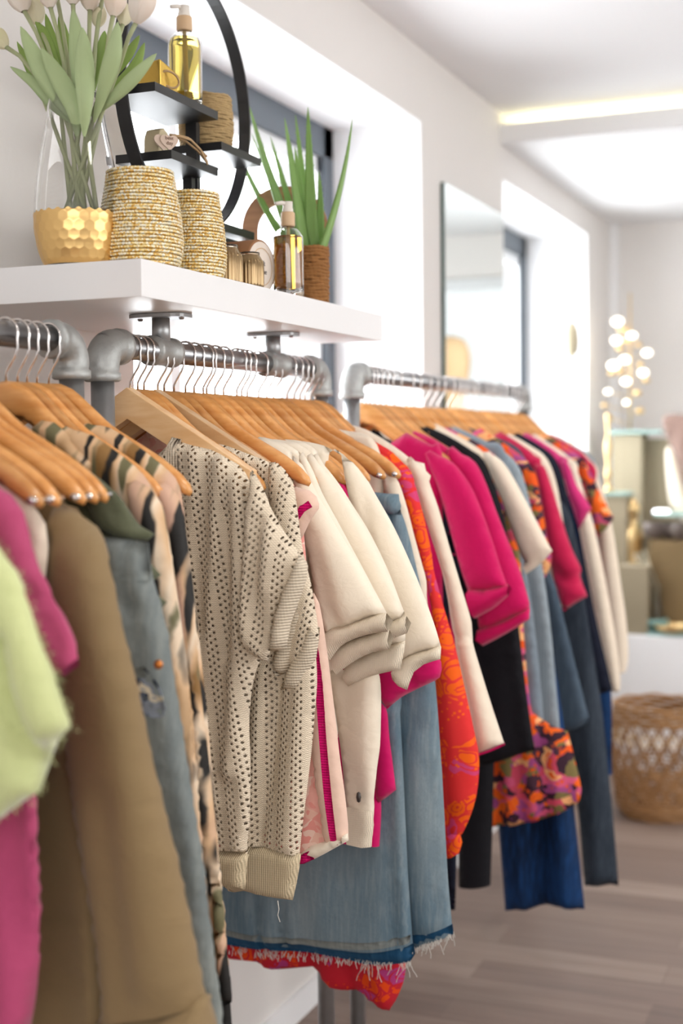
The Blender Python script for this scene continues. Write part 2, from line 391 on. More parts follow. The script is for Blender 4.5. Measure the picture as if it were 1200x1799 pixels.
mb = MB(); wbox(mb, XW-TH, XRT+.2, YB-.2, 5.75, ZC, ZC+.12); wbox(mb, XW-TH, XRT+.2, 5.75, YE+.2, ZC-.03, ZC+.12); struct('ceiling', mb, M['ceil'])
# lowered ceiling with the upstand that hides the cove strip
mb = MB(); wbox(mb, XW, XRT, 5.285, YE, ZL, ZL+.015); wbox(mb, XW, XRT, 5.26, 5.285, ZL, ZL+.075)
struct('ceiling_lowered', mb, M['ceil'])
mb = MB(); wbox(mb, XW, XRT, 5.62, 5.64, ZL+.015, ZC); struct('wall_cove', mb, M['ceil'])
mb = MB(); wbox(mb, XW+.02, XRT, 5.40, 5.46, ZL+.045, ZL+.055)
single('light_strip', mb.me(), emis('cove_led', (1, .93, .60), 7), 'warm glowing light strip running in the ceiling cove', 'light', smooth=False)
mb = MB(); wbox(mb, XW, XW+.012, YB, W2[1]+.6, ZF, ZF+.075); struct('baseboard_left', mb, M['reveal'])
mb = MB(); wbox(mb, XW+.05, XRT, YE-.015, YE, ZF, ZF+.075); struct('baseboard_far', mb, M['reveal'])
# windows: painted reveal lining, frame, glass, outer head rail
gl = glass('window_glass', (1, 1, 1), 0, 1.01)
def window(idx, w_, mull):
    y0, y1, z0, z1 = w_; xo = XW-.31
    e = empty('window_%d' % idx, Wp(xo, (y0+y1)/2, z0)); e['kind'] = 'structure'
    L = MB(); t = .004
    wbox(L, XW-.36, XW+.001, y1-t, y1, z0, z1); wbox(L, XW-.36, XW+.001, y0, y0+t, z0, z1)
    wbox(L, XW-.36, XW+.001, y0, y1, z1-t, z1); link('lining', L.me(), e, M['reveal'], False)
    L = MB(); wbox(L, XW-.36, XW+.03, y0, y1, z0-.03, z0+.005); link('window_sill', L.me(.003), e, M['white'], False)
    f = MB(); a = .085
    wbox(f, xo-.03, xo, y0, y1, z1-a-.02, z1); wbox(f, xo-.03, xo, y0, y1, z0, z0+a)
    wbox(f, xo-.03, xo, y0, y0+a, z0, z1); wbox(f, xo-.03, xo, y1-a, y1, z0, z1)
    link('window_frame', f.me(.003), e, M['frame'], False)
    f = MB(); q = a+.028
    wbox(f, xo-.045, xo-.015, y0+a, y1-a, z1-q-.045, z1-a-.02); wbox(f, xo-.045, xo-.015, y1-q-.0, y1-a, z0+a, z1-a)
    wbox(f, xo-.045, xo-.015, y0+a, y0+q, z0+a, z1-a); wbox(f, xo-.045, xo-.015, y0+a, y1-a, z0+a, z0+q)
    for my in mull: wbox(f, xo-.045, xo-.005, my-.03, my+.03, z0+a, z1-a)
    link('casement', f.me(.002), e, M['frame_w'], False)
    g = MB(); wbox(g, xo-.036, xo-.030, y0+q, y1-q, z0+q, z1-q); link('window_pane', g.me(), e, gl, False)
window(1, W1, [3.2]); window(2, W2, [])
mb = MB(); e = empty('window_3', Wp(-.59, YE+.1, -1.4)); e['kind'] = 'structure'
wbox(mb, -.98, -.2, YE+.08, YE+.12, .87, .93); wbox(mb, -.98, -.93, YE+.08, YE+.12, -1.45, .93); wbox(mb, -.25, -.2, YE+.08, YE+.12, -1.45, .93); wbox(mb, -.98, -.2, YE+.08, YE+.12, -1.45, -1.38)
link('window_frame', mb.me(), e, M['frame_w'], False)
mb = MB(); wbox(mb, -.93, -.25, YE+.098, YE+.102, -1.38, .87); link('window_pane', mb.me(), e, gl, False)
mb = MB(); e = empty('window_4', Wp(XRT+.1, 3.6, -1.2)); e['kind'] = 'structure'
wbox(mb, XRT+.06, XRT+.12, 1, 6.2, .88, .95); wbox(mb, XRT+.06, XRT+.12, 1, 6.2, -1.2, -1.12)
for yy in (1.0, 2.7, 4.4, 6.14): wbox(mb, XRT+.06, XRT+.12, yy, yy+.06, -1.2, .95)
link('window_frame', mb.me(), e, M['frame'], False)
mb = MB(); wbox(mb, XRT+.088, XRT+.092, 1, 6.2, -1.12, .88); link('window_pane', mb.me(), e, gl, False)
mb = MB(); e = empty('window_5', Wp(.6, YB-.1, -1.3)); e['kind'] = 'structure'
wbox(mb, XW+.4, XRT-.5, YB-.14, YB-.08, .93, 1.0); wbox(mb, XW+.4, XRT-.5, YB-.14, YB-.08, -1.3, -1.2)
for xx in (XW+.4, .5, XRT-.56): wbox(mb, xx, xx+.06, YB-.14, YB-.08, -1.3, 1.0)
link('window_frame', mb.me(), e, M['frame'], False)
mb = MB(); wbox(mb, XW+.4, XRT-.5, YB-.112, YB-.108, -1.2, .93); link('window_pane', mb.me(), e, gl, False)
# downlights
lampm = emis('downlight_lens', (1, .97, .92), 9)
def downlight(x, y, z, label, pw):
    e = empty('downlight', Wp(x, y, z), label, 'ceiling light', 'recessed downlights'); c = Wp(x, y, z)
    mb = MB().lathe([(.034, -.001), (.036, -.005), (.050, -.004), (.052, 0), (.034, 0)], c); link('trim_ring', mb.me(), e, M['white'])
    mb = MB().lathe([(0, -.002), (.034, -.002), (.034, 0)], c); link('lens', mb.me(), e, lampm)
    l = bpy.data.lights.new('downlight_beam', 'SPOT'); l.energy = pw; l.spot_size = 2.2; l.spot_blend = .8; l.shadow_soft_size = .05; l.color = (1, .95, .88)
    o = bpy.data.objects.new('downlight_beam', l); C.objects.link(o); o.location = c+Vector((0, 0, -.02))
downlight(-1.14, 5.70, ZL, 'bright round downlight in the lowered white ceiling, nearest one', 12)
downlight(-1.12, 6.40, ZL, 'small faint downlight further back in the lowered ceiling', 12)
for (x, y, p_) in ((0.1, 1.6, 46), (.1, 3.3, 36), (.1, 4.7, 22)):  # added fill spots under the main ceiling, without fixtures
    l = bpy.data.lights.new('ceiling_fill', 'SPOT'); l.energy = p_; l.spot_size = 2.4; l.spot_blend = .8; l.shadow_soft_size = .12; l.color = (1, .96, .9)
    o = bpy.data.objects.new('ceiling_fill', l); C.objects.link(o); o.location = Wp(x, y, ZC-.02)

# ---------------------------------------------------------------- wall shelf and pipe rails
ZS0, ZS1 = .2215, .278
SX, SY0, SY1 = -1.049, 1.79, 2.82
mb = MB(); wbox(mb, XW, SX, SY0, SY1, ZS0, ZS1)
single('wall_shelf', mb.me(.0012, 2), M['white'], 'thick white floating shelf carrying the vase and candle holders', 'shelf', smooth=False)
PR = .0168
def elbow(c, dirs, r=.0235, R=.03):
    """quarter bend joining a horizontal run (+-y) and a drop (-z), c = corner of the axes"""
    m_ = MB(); c = Vector(c); d = Vector((0, dirs, 0)); dn = Vector((0, 0, -1))
    pts = [c + d*.052]; rr = [r]
    pts.append(c+d*.050); rr.append(r+.003); pts.append(c+d*.040); rr.append(r+.003); pts.append(c+d*.038); rr.append(r)
    for k in range(11):
        a = PI/2*k/10; pts.append(c + d*R*(1-math.sin(a)) + dn*R*(1-math.cos(a))); rr.append(r+.001)
    for q, rv in ((.038, r), (.040, r+.003), (.050, r+.003), (.052, r)): pts.append(c+dn*q); rr.append(rv)
    # square shouldered fitting: push the outside of the bend outwards
    m_.tube(pts, rr, 24); return m_
def rail(name, y0, y1, label, ends):
    e = empty(name, Wp(XR, (y0+y1)/2, ZF), label, 'clothes rail', 'pipe clothes rails along the wall')
    A, B = Wp(XR, y0, ZR), Wp(XR, y1, ZR)
    link('crossbar', MB().tube([A, B], PR, 24).me(), e, M['rail'])
    for yy, d, on in ((y0, 1, ends[0]), (y1, -1, ends[1])):
        if not on: continue
        c = Wp(XR, yy, ZR)
        link('elbow_fitting', elbow(c, d).me(), e, M['cast'])
        link('upright', MB().tube([c+Vector((0, 0, -.03)), Vector((c.x, c.y, .006))], PR, 24).me(), e, M['galv'])
        link('floor_flange', MB().lathe([(.045, 0), (.045, .006), (.024, .008), (.022, .03), (.017, .032)], (c.x, c.y, 0)).me(), e, M['cast'])
    return e
r1 = rail('clothes_rail', .95, 1.775, 'galvanised pipe rail at the left edge holding the khaki coat', (1, 1))
r2 = rail('clothes_rail', 1.862, 2.735, 'middle galvanised pipe rail fixed under the white shelf', (1, 1))
r3 = rail('clothes_rail', 2.925, 4.47, 'far galvanised pipe rail beyond the end of the shelf', (1, 1))
for yy in (2.05, 2.50):
    c = Wp(XR, yy, ZR); zt = (ZS0+H0)*S
    link('tee_fitting', MB().tube([c+Vector((0, -.034, 0)), c+Vector((0, -.024, 0)), c+Vector((0, -.023, 0)), c+Vector((0, .023, 0)), c+Vector((0, .024, 0)), c+Vector((0, .034, 0))], [.023, .023, .0215, .0215, .023, .023], 24).me(), r2, M['cast'])
    link('stem', MB().tube([c+Vector((0, 0, .012)), Vector((c.x, c.y, zt-.004))], [.0145, .0135], 20).me(), r2, M['galv'])
    pl = [(c.x+.048*math.copysign(abs(math.cos(a))**.6, math.cos(a)), c.y+.03*math.copysign(abs(math.sin(a))**.6, math.sin(a))) for a in [2*PI*k/24 for k in range(24)]]
    link('mounting_plate', MB().prism(pl, zt-.0065, zt-.0005, 'xy').me(.001), r2, M['galv'], False)
    sc = MB()
    for sx in (-1, 1): sc.lathe([(0, -.003), (.003, -.003), (.0045, 0)], (c.x+sx*.036, c.y, zt-.0065), 10)
    link('screw', sc.me(), r2, M['galv'])

# ---------------------------------------------------------------- cloth panels
def catmull(P, k=5):
    """P: list of (x, z, flags) closed -> dense list of (x, z, open_edge_flag)"""
    n = len(P); out = []
    for i in range(n):
        p0, p1, p2, p3 = P[i-1], P[i], P[(i+1) % n], P[(i+2) % n]
        if 'c' in p1[2]: p0 = p1
        if 'c' in p2[2]: p3 = p2
        L = math.hypot(p2[0]-p1[0], p2[1]-p1[1]); kk = max(1, min(14, int(L/.012)))
        opn = 'h' in p1[2] and 'h' in p2[2]
        for j in range(kk):
            t = j/kk; t2, t3 = t*t, t*t*t
            q = [.5*((2*p1[a]) + (-p0[a]+p2[a])*t + (2*p0[a]-5*p1[a]+4*p2[a]-p3[a])*t2 + (-p0[a]+3*p1[a]-3*p2[a]+p3[a])*t3) for a in (0, 1)]
            out.append((q[0], q[1], opn))
    return out
def segdist(Q, A, B):
    d = B-A; L2 = (d**2).sum(1)+1e-12
    t = np.clip(((Q[:, None, :]-A[None])*d[None]).sum(2)/L2, 0, 1)
    pr = A[None]+t[..., None]*d[None]
    return np.sqrt(((Q[:, None, :]-pr)**2).sum(2))
def inpoly(Q, P):
    x, z = Q[:, 0], Q[:, 1]; r = np.zeros(len(Q), bool); n = len(P)
    for i in range(n):
        x1, z1 = P[i]; x2, z2 = P[(i+1) % n]
        c = (z1 > z) != (z2 > z)
        if z1 != z2: r ^= c & (x < (x2-x1)*(z-z1)/(z2-z1)+x1)
    return r
LAST = [None]
class Field:
    """out of plane relief shared by the panels of one garment"""
    def __init__(s, seed, amp=.003, freq=22, dirz=.35):
        g = np.random.default_rng(seed); s.k = []
        for i in range(7):
            a = g.uniform(-1, 1); fr = freq*g.uniform(.5, 2.0)
            s.k.append((fr, fr*dirz*a, g.uniform(0, 6.28), amp*g.uniform(.4, 1)/ (1+i*.25)))
    def __call__(s, x, z):
        return sum(a*np.sin(fx*x+fz*z+p + .8*np.sin(9*z+p)) for fx, fz, p, a in s.k)
def panel(P, y, T=.010, D=.03, step=.012, fld=None, creases=(), waves=None, lean=0, flare=0, fringe=None, ydrop=0, zr=None, base=None):
    """closed outline P [(x, z, flags)] in metres -> puffy double walled cloth, open along 'h' edges"""
    base_T = T; out = catmull(P); B = np.array([(p[0], p[1]) for p in out]); nB = len(B); opn = [p[2] for p in out]
    x0, z0 = B.min(0); x1, z1 = B.max(0)
    xs = np.arange(x0, x1, step); zs = np.arange(z0, z1, step*.87)
    X, Z = np.meshgrid(xs, zs); X = X + (np.arange(len(zs)) % 2)[:, None]*step/2
    Q = np.stack([X.ravel(), Z.ravel()], 1); Q = Q[inpoly(Q, B)]
    A2 = np.roll(B, -1, 0)
    if len(Q): Q = Q[segdist(Q, B, A2).min(1) > step*.45]
    allp = np.vstack([B, Q]) if len(Q) else B
    vs_, es, fs, ov, oe, of = delaunay_2d_cdt([Vector(p) for p in allp], [(i, (i+1) % nB) for i in range(nB)], [], 1, 1e-5)
    P2 = np.array([(v.x, v.y) for v in vs_]); n = len(P2)
    cl = np.array([i for i in range(nB) if not opn[i]])
    d = segdist(P2, B[cl], A2[cl]).min(1)
    q = np.clip(d/D, 0, 1); t = T*np.sqrt(np.clip(1-(1-q)**2, 0, 1))
    x, z = P2[:, 0], P2[:, 1]
    if zr: z1, z0 = zr
    dov = d
    if base is not None:
        bB, bcl, x0, x1, z0, z1, T, D, fld, creases, waves, flare, y, ydrop = base
        bB2 = np.roll(bB, -1, 0); d = segdist(P2, bB[bcl], bB2[bcl]).min(1); d[~inpoly(P2, bB)] = 0
        q = np.clip(d/D, 0, 1); t = T*np.sqrt(np.clip(1-(1-q)**2, 0, 1))
    v = np.clip((z1-z)/max(z1-z0, 1e-3), 0, 1)
    t = t*(1+flare*v)
    off = np.zeros(n)
    if fld is not None: off += fld(x, z)*np.clip(.35+v, 0, 1)
    if waves:
        nw, amp, ph = waves; xc = (x-x0)/max(x1-x0, 1e-3)
        off += amp*v*np.sin(2*PI*(nw*xc+ph)+1.3*np.sin(3*v+ph*5))
    for pts, amp, wd in creases:
        A = np.array(pts[:-1]); E = np.array(pts[1:]); dd = segdist(P2, A, E).min(1)
        off += amp*np.exp(-(dd/wd)**2)
    if base is not None:
        lift_ = base_T*np.sqrt(np.clip(1-(1-np.clip(dov/.004, 0, 1))**2, 0, 1))
        f_ = y+ydrop*v-t-off
        V = [(x[i], f_[i]-lift_[i]-.0003, z[i]) for i in range(n)] + [(x[i], f_[i]+.0012, z[i]) for i in range(n)]
        uv = [(x[i]-lean*(z[i]-z1), z[i]) for i in range(n)]*2
        Fc = []
        for a, b_, c in fs: Fc.append((a, b_, c)); Fc.append((c+n, b_+n, a+n))
        for i in range(nB): j = (i+1) % nB; Fc.append((i, i+n, j+n, j))
        return mesh(V, Fc, uv)
    LAST[0] = (B, cl, x0, x1, z0, z1, T, D, fld, creases, waves, flare, y, ydrop)
    closed = d < 1e-5
    V = [(x[i], y+ydrop*v[i]-t[i]-off[i], z[i]) for i in range(n)]; back = {}
    uv = [(x[i]-lean*(z[i]-z1), z[i]) for i in range(n)]
    for i in range(n):
        if closed[i]: back[i] = i
        else:
            back[i] = len(V); V.append((x[i], y+ydrop*v[i]+t[i]-off[i], z[i])); uv.append(uv[i])
    Fc = []
    for f in fs:
        a, b_, c = f; Fc.append((a, b_, c)); Fc.append((back[c], back[b_], back[a]))
    me = mesh(V, Fc, uv)
    return me
def px2(pts, y):
    """pixels of the survey photo -> metres on the vertical plane y (survey units)"""
    r_ = []
    for p in pts:
        if p[0] == 'L': x, z = XR+p[1], p[2]; fl = p[3] if len(p) > 3 else ''
        else: x, z = aty(p[0], p[1], y); fl = p[2] if len(p) > 2 else ''
        r_.append((x*S, (z+H0)*S, fl))
    return r_
def L(dx, z, f=''): return ('L', dx, z, f)
WALLX = (XW+.025)*S
def mir(P, sc=.82):
    """mirror an outline about the rail for the wall side"""
    c = XR*S
    return [(max(WALLX, c-(p[0]-c)*sc), p[1], p[2]) for p in P][::-1]
GAR = {}
HTOP = [(0, -.059), (.018, -.060), (.038, -.068), (.065, -.089), (.10, -.117), (.14, -.139), (.18, -.161), (.207, -.180), (.22, -.193), (.23, -.21)]
def lift(h):
    """a garment's shoulder line lies just over the arm of its hanger"""
    o = []
    d0 = h[0][0]-XR*S
    for i, (x, z, f) in enumerate(h):
        dx = x-XR*S
        if .05 < dx < .215 and i < 7 and z > (ZR+H0)*S-.30:
            zz = (ZR+H0)*S+float(np.interp(dx/.93, [q[0] for q in HTOP], [q[1] for q in HTOP]))+.007
            if zz > z: z += (zz-z)*min(1, max(0, (dx-d0)/.05))
        o.append((x, z, f))
    return o
def garment(name, label, cat, y, parts, group=None, seed=0, zbase=None):
    """parts: dicts name, mat, half= (outer edge neck->hem) or pts=, mirror"""
    built = []; bases = []; zmin = 9
    fld0 = Field(seed+11)
    for p in parts:
        yy = y+p.get('dy', 0)
        if 'on' in p: yy = y+parts[p['on']].get('dy', 0)
        ym = yy*S
        if 'half' in p:
            h = lift(px2(p['half'], yy)) if not p.get('nolift') else px2(p['half'], yy)
            m_ = mir(h, p.get('ms', .85))
            top = [] if p.get('flat') else [(XR*S, h[0][1]-p.get('neck', .05), '')]
            P = top + h + m_
        else: P = px2(p['pts'], yy)
        cr = [([(q[0], q[1]) for q in px2(pts, yy)], a, w_) for pts, a, w_ in p.get('cr', ())]
        fl = Field(seed+11, p.get('wr', .0022), p.get('fq', 24), p.get('dz', .35))
        kw = dict(T=p.get('T', .010), D=p.get('D', .03) if 'half' not in p else p.get('D2', .012), step=p.get('step', .012), fld=fl, waves=p.get('waves'), lean=p.get('lean', 0), flare=p.get('flare', 0), ydrop=p.get('yd', 0))
        if 'on' in p:
            me = panel(P, ym, T=p.get('T', .0012), step=p.get('step', .009), lean=p.get('lean', 0), base=bases[p['on']])
            bases.append(None)
        else:
            me = panel(P, ym, creases=cr, **kw); bases.append(LAST[0])
        built.append((p, me))
        if p.get('mirror'):
            kw2 = dict(kw); kw2['step'] = .02
            built.append((dict(p, label=None), panel(mir(P, .8), ym, **kw2)))
        zmin = min(zmin, min(q[1] for q in P))
    if len(built) == 1 and False: pass
    e = empty(name, (XR*S, y*S, zmin), label, cat, group)
    objs = {}
    for p, me in built:
        par = e
        o = link(p['name'], me, par, M[p['mat']] if isinstance(p['mat'], str) else p['mat'])
        if p.get('label'): o['label'] = p['label']
        objs.setdefault(p['name'], o)
    GAR[label] = (e, objs)
    return e, objs
# ---------------------------------------------------------------- hangers
def hanger_proto(kind):
    e = empty('clothes_hanger' if kind != 'pale' else 'slatted_hanger', (0, 0, 0))
    if kind == 'pale':
        top = [(.0, -.058, 'c'), (.20, -.180, 'c'), (.20, -.222, 'c'), (.0, -.104, 'c'), (-.20, -.222, 'c'), (-.20, -.180, 'c')]
        m_ = MB().prism([(p[0], p[1]) for p in top], -.011, .011); b = m_.me(.0015, 2); mat = M['hangL']
        o = link('hanger_body', b, e, mat, False)
        bar = MB().box((-.17, -.005, -.210), (.17, .005, -.202)); link('trouser_bar', bar.me(.002), e, mat, False)
    else:
        hf = [(0, -.059, ''), (.018, -.060, ''), (.038, -.068, ''), (.065, -.089, ''), (.10, -.117, ''), (.14, -.139, ''), (.18, -.161, ''), (.207, -.180, ''), (.220, -.193, ''), (.2235, -.202, 'c'), (.219, -.208, ''), (.20, -.203, ''), (.17, -.185, ''), (.13, -.164, ''), (.095, -.147, ''), (.055, -.123, ''), (.025, -.106, '')]
        P = hf + [(0, -.102, '')] + [(-p[0], p[1], p[2]) for p in hf[1:][::-1]]
        if kind == 'std': P = [(p[0]*.90, p[1]-.004*min(1, abs(p[0])/.08), p[2]) for p in P]
        b = panel(P, 0, T=.0072 if kind != 'std' else .0062, D=.009, step=.008)
        for v in b.vertices: v.co.y -= (.003 if kind == 'std' else .012)*(abs(v.co.x)/.22)**2
        o = link('hanger_body', b, e, M['hang'])
        if kind == 'clip':
            for sx in (-1, 1):
                s_ = MB().tube([(sx*.212, -.0215, -.199), (sx*.212, .006, -.199)], .0042, 12); link('end_cap', s_.me(), e, M['chrome'])
    r = PR+.0025; pts = [(0, 0, -.062), (0, 0, -.050)]
    pts += [(.006, 0, -.040), (.014, 0, -.029), (.0185, 0, -.018)]
    for k in range(13):
        a = math.radians(-22+k*17.5); pts.append((r*math.cos(a), 0, .0008+r*math.sin(a)))
    link('hook', MB().tube(pts, .0017, 8).me(), e, M['chrome'])
    return e
PROTO = {}
def hang(y, label, kind='std', rz=0, tilt=0, group='wooden hangers on the rails'):
    pr = PROTO.get(kind)
    if pr is None:
        e = PROTO[kind] = hanger_proto(kind)
    else: e = copy_tree(pr)
    e.location = Wp(XR, y, ZR); e.rotation_euler = (0, tilt, rz)
    tag(e, label, 'hanger', group); return e
# ---------------------------------------------------------------- clothes on the left rail
G1 = 'clothes on the left rail'; G2 = 'clothes on the middle rail'; G3 = 'clothes on the far rail'
def g(*a, **k): return garment(*a, **k)
g('mohair_cardigan', 'fluffy lime green knit with a wide short sleeve at the left edge', 'cardigan', 1.17, [
  dict(name='body', mat='lime', nolift=1, half=[L(.08, .07), L(.2, -.03), L(.235, -.2), L(.235, -.42, 'ch'), L(.1, -.43, 'h')], T=.014, step=.014),
  dict(name='sleeve', mat='lime', T=.024, D=.05, step=.009, dy=-.01, wr=.004, pts=[(-90, 905), (-30, 935), (0, 965), (30, 1010), (54, 1070), (80, 1130), (105, 1195), (131, 1273, 'c'), (115, 1294), (87, 1305), (76, 1330), (63, 1347), (72, 1389, 'c'), (28, 1417), (0, 1438), (-60, 1450), (-130, 1440, 'c'), (-150, 1150)],
       cr=[([(5, 1130), (17, 1200), (40, 1270), (60, 1340)], -.028, .012), ([(60, 1130), (100, 1280)], .008, .02)])], G1, 1)
g('viscose_blouse', 'rose pink blouse with short sleeve behind the lime green knit', 'blouse', 1.29, [
  dict(name='body', mat='pink', nolift=1, half=[L(.075, .075), L(.16, .0), L(.21, -.05), (60, 1250), (68, 1400), (66, 1500), (60, 1650), (42, 1850, 'ch'), (-20, 1850, 'h')], T=.013, step=.012, waves=(9, .010, .1), wr=.003),
  dict(name='sleeve', mat='pink', T=.02, D=.04, step=.009, dy=-.012, wr=.003, mirror=1, pts=[(-40, 830), (0, 857), (21, 869), (45, 908), (60, 962), (81, 1025), (105, 1094), (133, 1158, 'ch'), (108, 1190, 'ch'), (85, 1180), (60, 1120), (20, 1080), (-40, 1100), (-60, 1000)],
       cr=[([(62, 1030), (85, 1085), (104, 1135)], -.012, .008), ([(40, 960), (70, 1060)], .006, .012)])], G1, 2)
g('sheer_top', 'cream top with bare hanger tips between the pink blouse and khaki coat', 'top', 1.37, [
  dict(name='body', mat='ecru', nolift=1, half=[L(.06, .08), (15, 845), (38, 860), (60, 890), (85, 960), L(.2, -.3), L(.2, -.55, 'ch'), L(.1, -.55, 'h')], T=.011)], G1, 3)
g('trench_coat', 'long khaki coat with a turned up cuff at the left', 'coat', 1.445, [
  dict(name='body', mat='khaki', nolift=1, half=[L(.07, .085), (15, 818), (60, 842), (120, 887), (150, 915), (165, 1100), (178, 1400), (184, 1600), (190, 1850, 'ch'), (100, 1850, 'h')], T=.016, waves=(3, .008, .3),
       cr=[([(40, 1598), (163, 1616), (200, 1620)], -.005, .006), ([(40, 1606), (163, 1624), (200, 1628)], .004, .005), ([(40, 1708), (175, 1721), (200, 1724)], -.005, .006)]),
  dict(name='sleeve', mat='khaki', T=.034, D=.06, step=.012, dy=-.028, mirror=1, pts=[(100, 885), (130, 895), (168, 926), (186, 950), (204, 1010), (222, 1097), (248, 1200), (280, 1350), (315, 1505), (345, 1660), (360, 1760, 'ch'), (182, 1785, 'ch'), (178, 1711), (161, 1595), (140, 1480), (120, 1350), (105, 1200), (85, 1050), (82, 940)],
       cr=[([(92, 960), (120, 935), (165, 930)], -.007, .008), ([(180, 1000), (250, 1350), (300, 1700)], .010, .03), ([(210, 1400), (240, 1740)], -.008, .02)], wr=.003, fq=12),
  dict(name='cuff', mat='khaki', T=.037, D=.03, step=.012, dy=-.03, pts=[(178, 1784, 'ch'), (230, 1770), (280, 1763), (320, 1755), (360, 1745, 'ch'), (372, 1795, 'c'), (385, 1870, 'ch'), (185, 1880, 'ch')]),
  dict(name='collar', mat='khaki', T=.018, D=.02, dy=-.006, step=.012, pts=[(-60, 770), (-10, 790), (15, 818), (60, 845), (40, 862), (0, 850), (-70, 830)])], G1, 4)
g('ruffled_dress', 'dark olive green dress with ruffled edge beside the pale jeans', 'dress', 1.535, [
  dict(name='body', mat='olive', nolift=1, neck=.02, half=[(112, 807), (138, 815), (180, 845), (205, 869), (232, 905), (240, 1000), (280, 1200), (290, 1400, 'ch'), (180, 1400, 'h')], T=.014, waves=(5, .01, .4)),
  dict(name='ruffle', mat='olive', T=.012, D=.012, dy=-.015, step=.008, wr=.004, pts=[(140, 830, 'c'), (180, 850), (210, 872), (228, 900), (248, 925), (272, 938, 'c'), (261, 950), (240, 949), (215, 945), (180, 935), (150, 890)], cr=[([(190, 870), (225, 915), (262, 940)], -.008, .006)]),
  dict(name='ruffle', mat='olive', T=.014, D=.012, dy=-.004, step=.008, pts=[(240, 960), (262, 985), (284, 1010, 'c'), (268, 1022), (272, 1040), (293, 1058, 'c'), (280, 1075), (250, 1070), (225, 1010)])], G1, 5)
e, o = g('denim_jeans', 'pale grey blue jeans hanging by the waistband between olive dress and khaki coat', 'jeans', 1.50, [
  dict(name='leg', mat='denim_l', T=.022, D=.03, dy=-.006, step=.011, pts=[(110, 940, 'c'), (186, 946), (258, 953, 'c'), (266, 1000), (291, 1097), (308, 1200), (336, 1375), (360, 1515), (381, 1725), (402, 1880, 'ch'), (180, 1880, 'ch'), (150, 1400), (120, 1100)],
       cr=[([(225, 1060), (262, 1180), (300, 1400), (345, 1700)], .006, .008), ([(240, 1050), (290, 1300), (330, 1500), (365, 1780)], -.008, .008), ([(200, 1060), (262, 1068)], -.004, .006), ([(190, 1120), (230, 1200)], -.006, .01), ([(235, 960), (240, 1060)], -.005, .006), ([(205, 1030), (220, 1100), (215, 1160)], .006, .01)], wr=.003, fq=40),
  dict(name='waistband', mat='denim_l', T=.0022, on=0, step=.008, pts=[(108, 938, 'ch'), (188, 944), (261, 953, 'ch'), (269, 1020, 'c'), (200, 1008), (112, 1000, 'c')], cr=[([(186, 955), (262, 964)], -.003, .003), ([(190, 985), (264, 992)], .003, .006)]),
  dict(name='bleached_patch', mat='patch', T=.0008, on=0, step=.009, label='faded patch of blotched dark and white denim', pts=[(242, 1172, 'c'), (272, 1170, 'c'), (290, 1195), (303, 1240), (300, 1255), (262, 1250), (248, 1215)]),
  dict(name='back_pocket', mat='denim_l', T=.002, on=0, step=.008, pts=[(205, 1176, 'c'), (270, 1166, 'c'), (274, 1186, 'c'), (212, 1198, 'c')]),
  ], G1, 6)
c = px2([(264, 1172)], 1.44)[0]
link('rivet', MB().lathe([(0, .004), (.003, .004), (.005, .0015), (.0055, 0)], (c[0], (1.494-.008)*S-.0235, c[1]), 14, (0, -1, 0)).me(), e, M['copper'])
def blouse(y, pts, collar, label, seed, extra=None):
    ps = [dict(name='body', mat='streak', half=pts, T=.014, D=.03, step=.011, waves=(12, .008, .2*seed), wr=.003, fq=45, dz=.1),
          dict(name='collar', mat='streak', T=.014, D=.012, dy=-.012, step=.008, pts=collar)]
    if extra: ps += extra
    return g('print_blouse', label, 'blouse', y, ps, G1, seed)
blouse(1.61, [(96, 752), (130, 772), (165, 792), (200, 812), (228, 832), (252, 850), (272, 866), (288, 895), (300, 960), (318, 1100), (335, 1250), (352, 1450), (372, 1700), (385, 1860, 'ch'), (250, 1860, 'h')],
       [(54, 752, 'c'), (72, 738), (95, 742), (120, 765), (140, 790), (165, 815), (160, 832), (130, 815), (95, 790), (65, 772)], 'blouse with blurred tan and black print, pointed collar, next to the olive dress', 7,
       [dict(name='sleeve', mat='streak', T=.018, D=.03, dy=-.02, step=.010, waves=(4, .008, .5), pts=[(222, 850), (240, 843), (265, 858), (284, 885), (298, 960), (318, 1100), (335, 1250), (345, 1390), (330, 1400), (300, 1250), (270, 1080), (240, 950)])])
blouse(1.685, [(132, 748), (165, 768), (195, 788), (228, 812), (261, 830), (297, 850), (316, 876), (324, 915), (338, 1025), (347, 1100), (360, 1235), (375, 1410), (389, 1550), (402, 1690), (409, 1790), (416, 1870, 'ch'), (300, 1870, 'h')],
       [(80, 730, 'c'), (105, 728), (135, 742, 'c'), (160, 760), (189, 785, 'c'), (188, 800), (175, 812), (150, 800), (110, 770)], 'blouse with blurred tan and black print, last garment before the upright pipe', 8,
       [dict(name='sleeve', mat='streak', T=.018, D=.03, dy=-.016, step=.010, waves=(4, .008, .1), pts=[(262, 846), (290, 848), (312, 872), (322, 915), (336, 1025), (346, 1110), (358, 1235), (372, 1400), (386, 1550), (372, 1560), (345, 1400), (320, 1200), (298, 1010), (275, 900)]),
        dict(name='cuff', mat='streak', T=.016, D=.02, dy=-.016, step=.010, pts=[(372, 1552, 'h'), (386, 1546, 'h'), (402, 1690), (408, 1760, 'h'), (392, 1768, 'h'), (382, 1680)])])

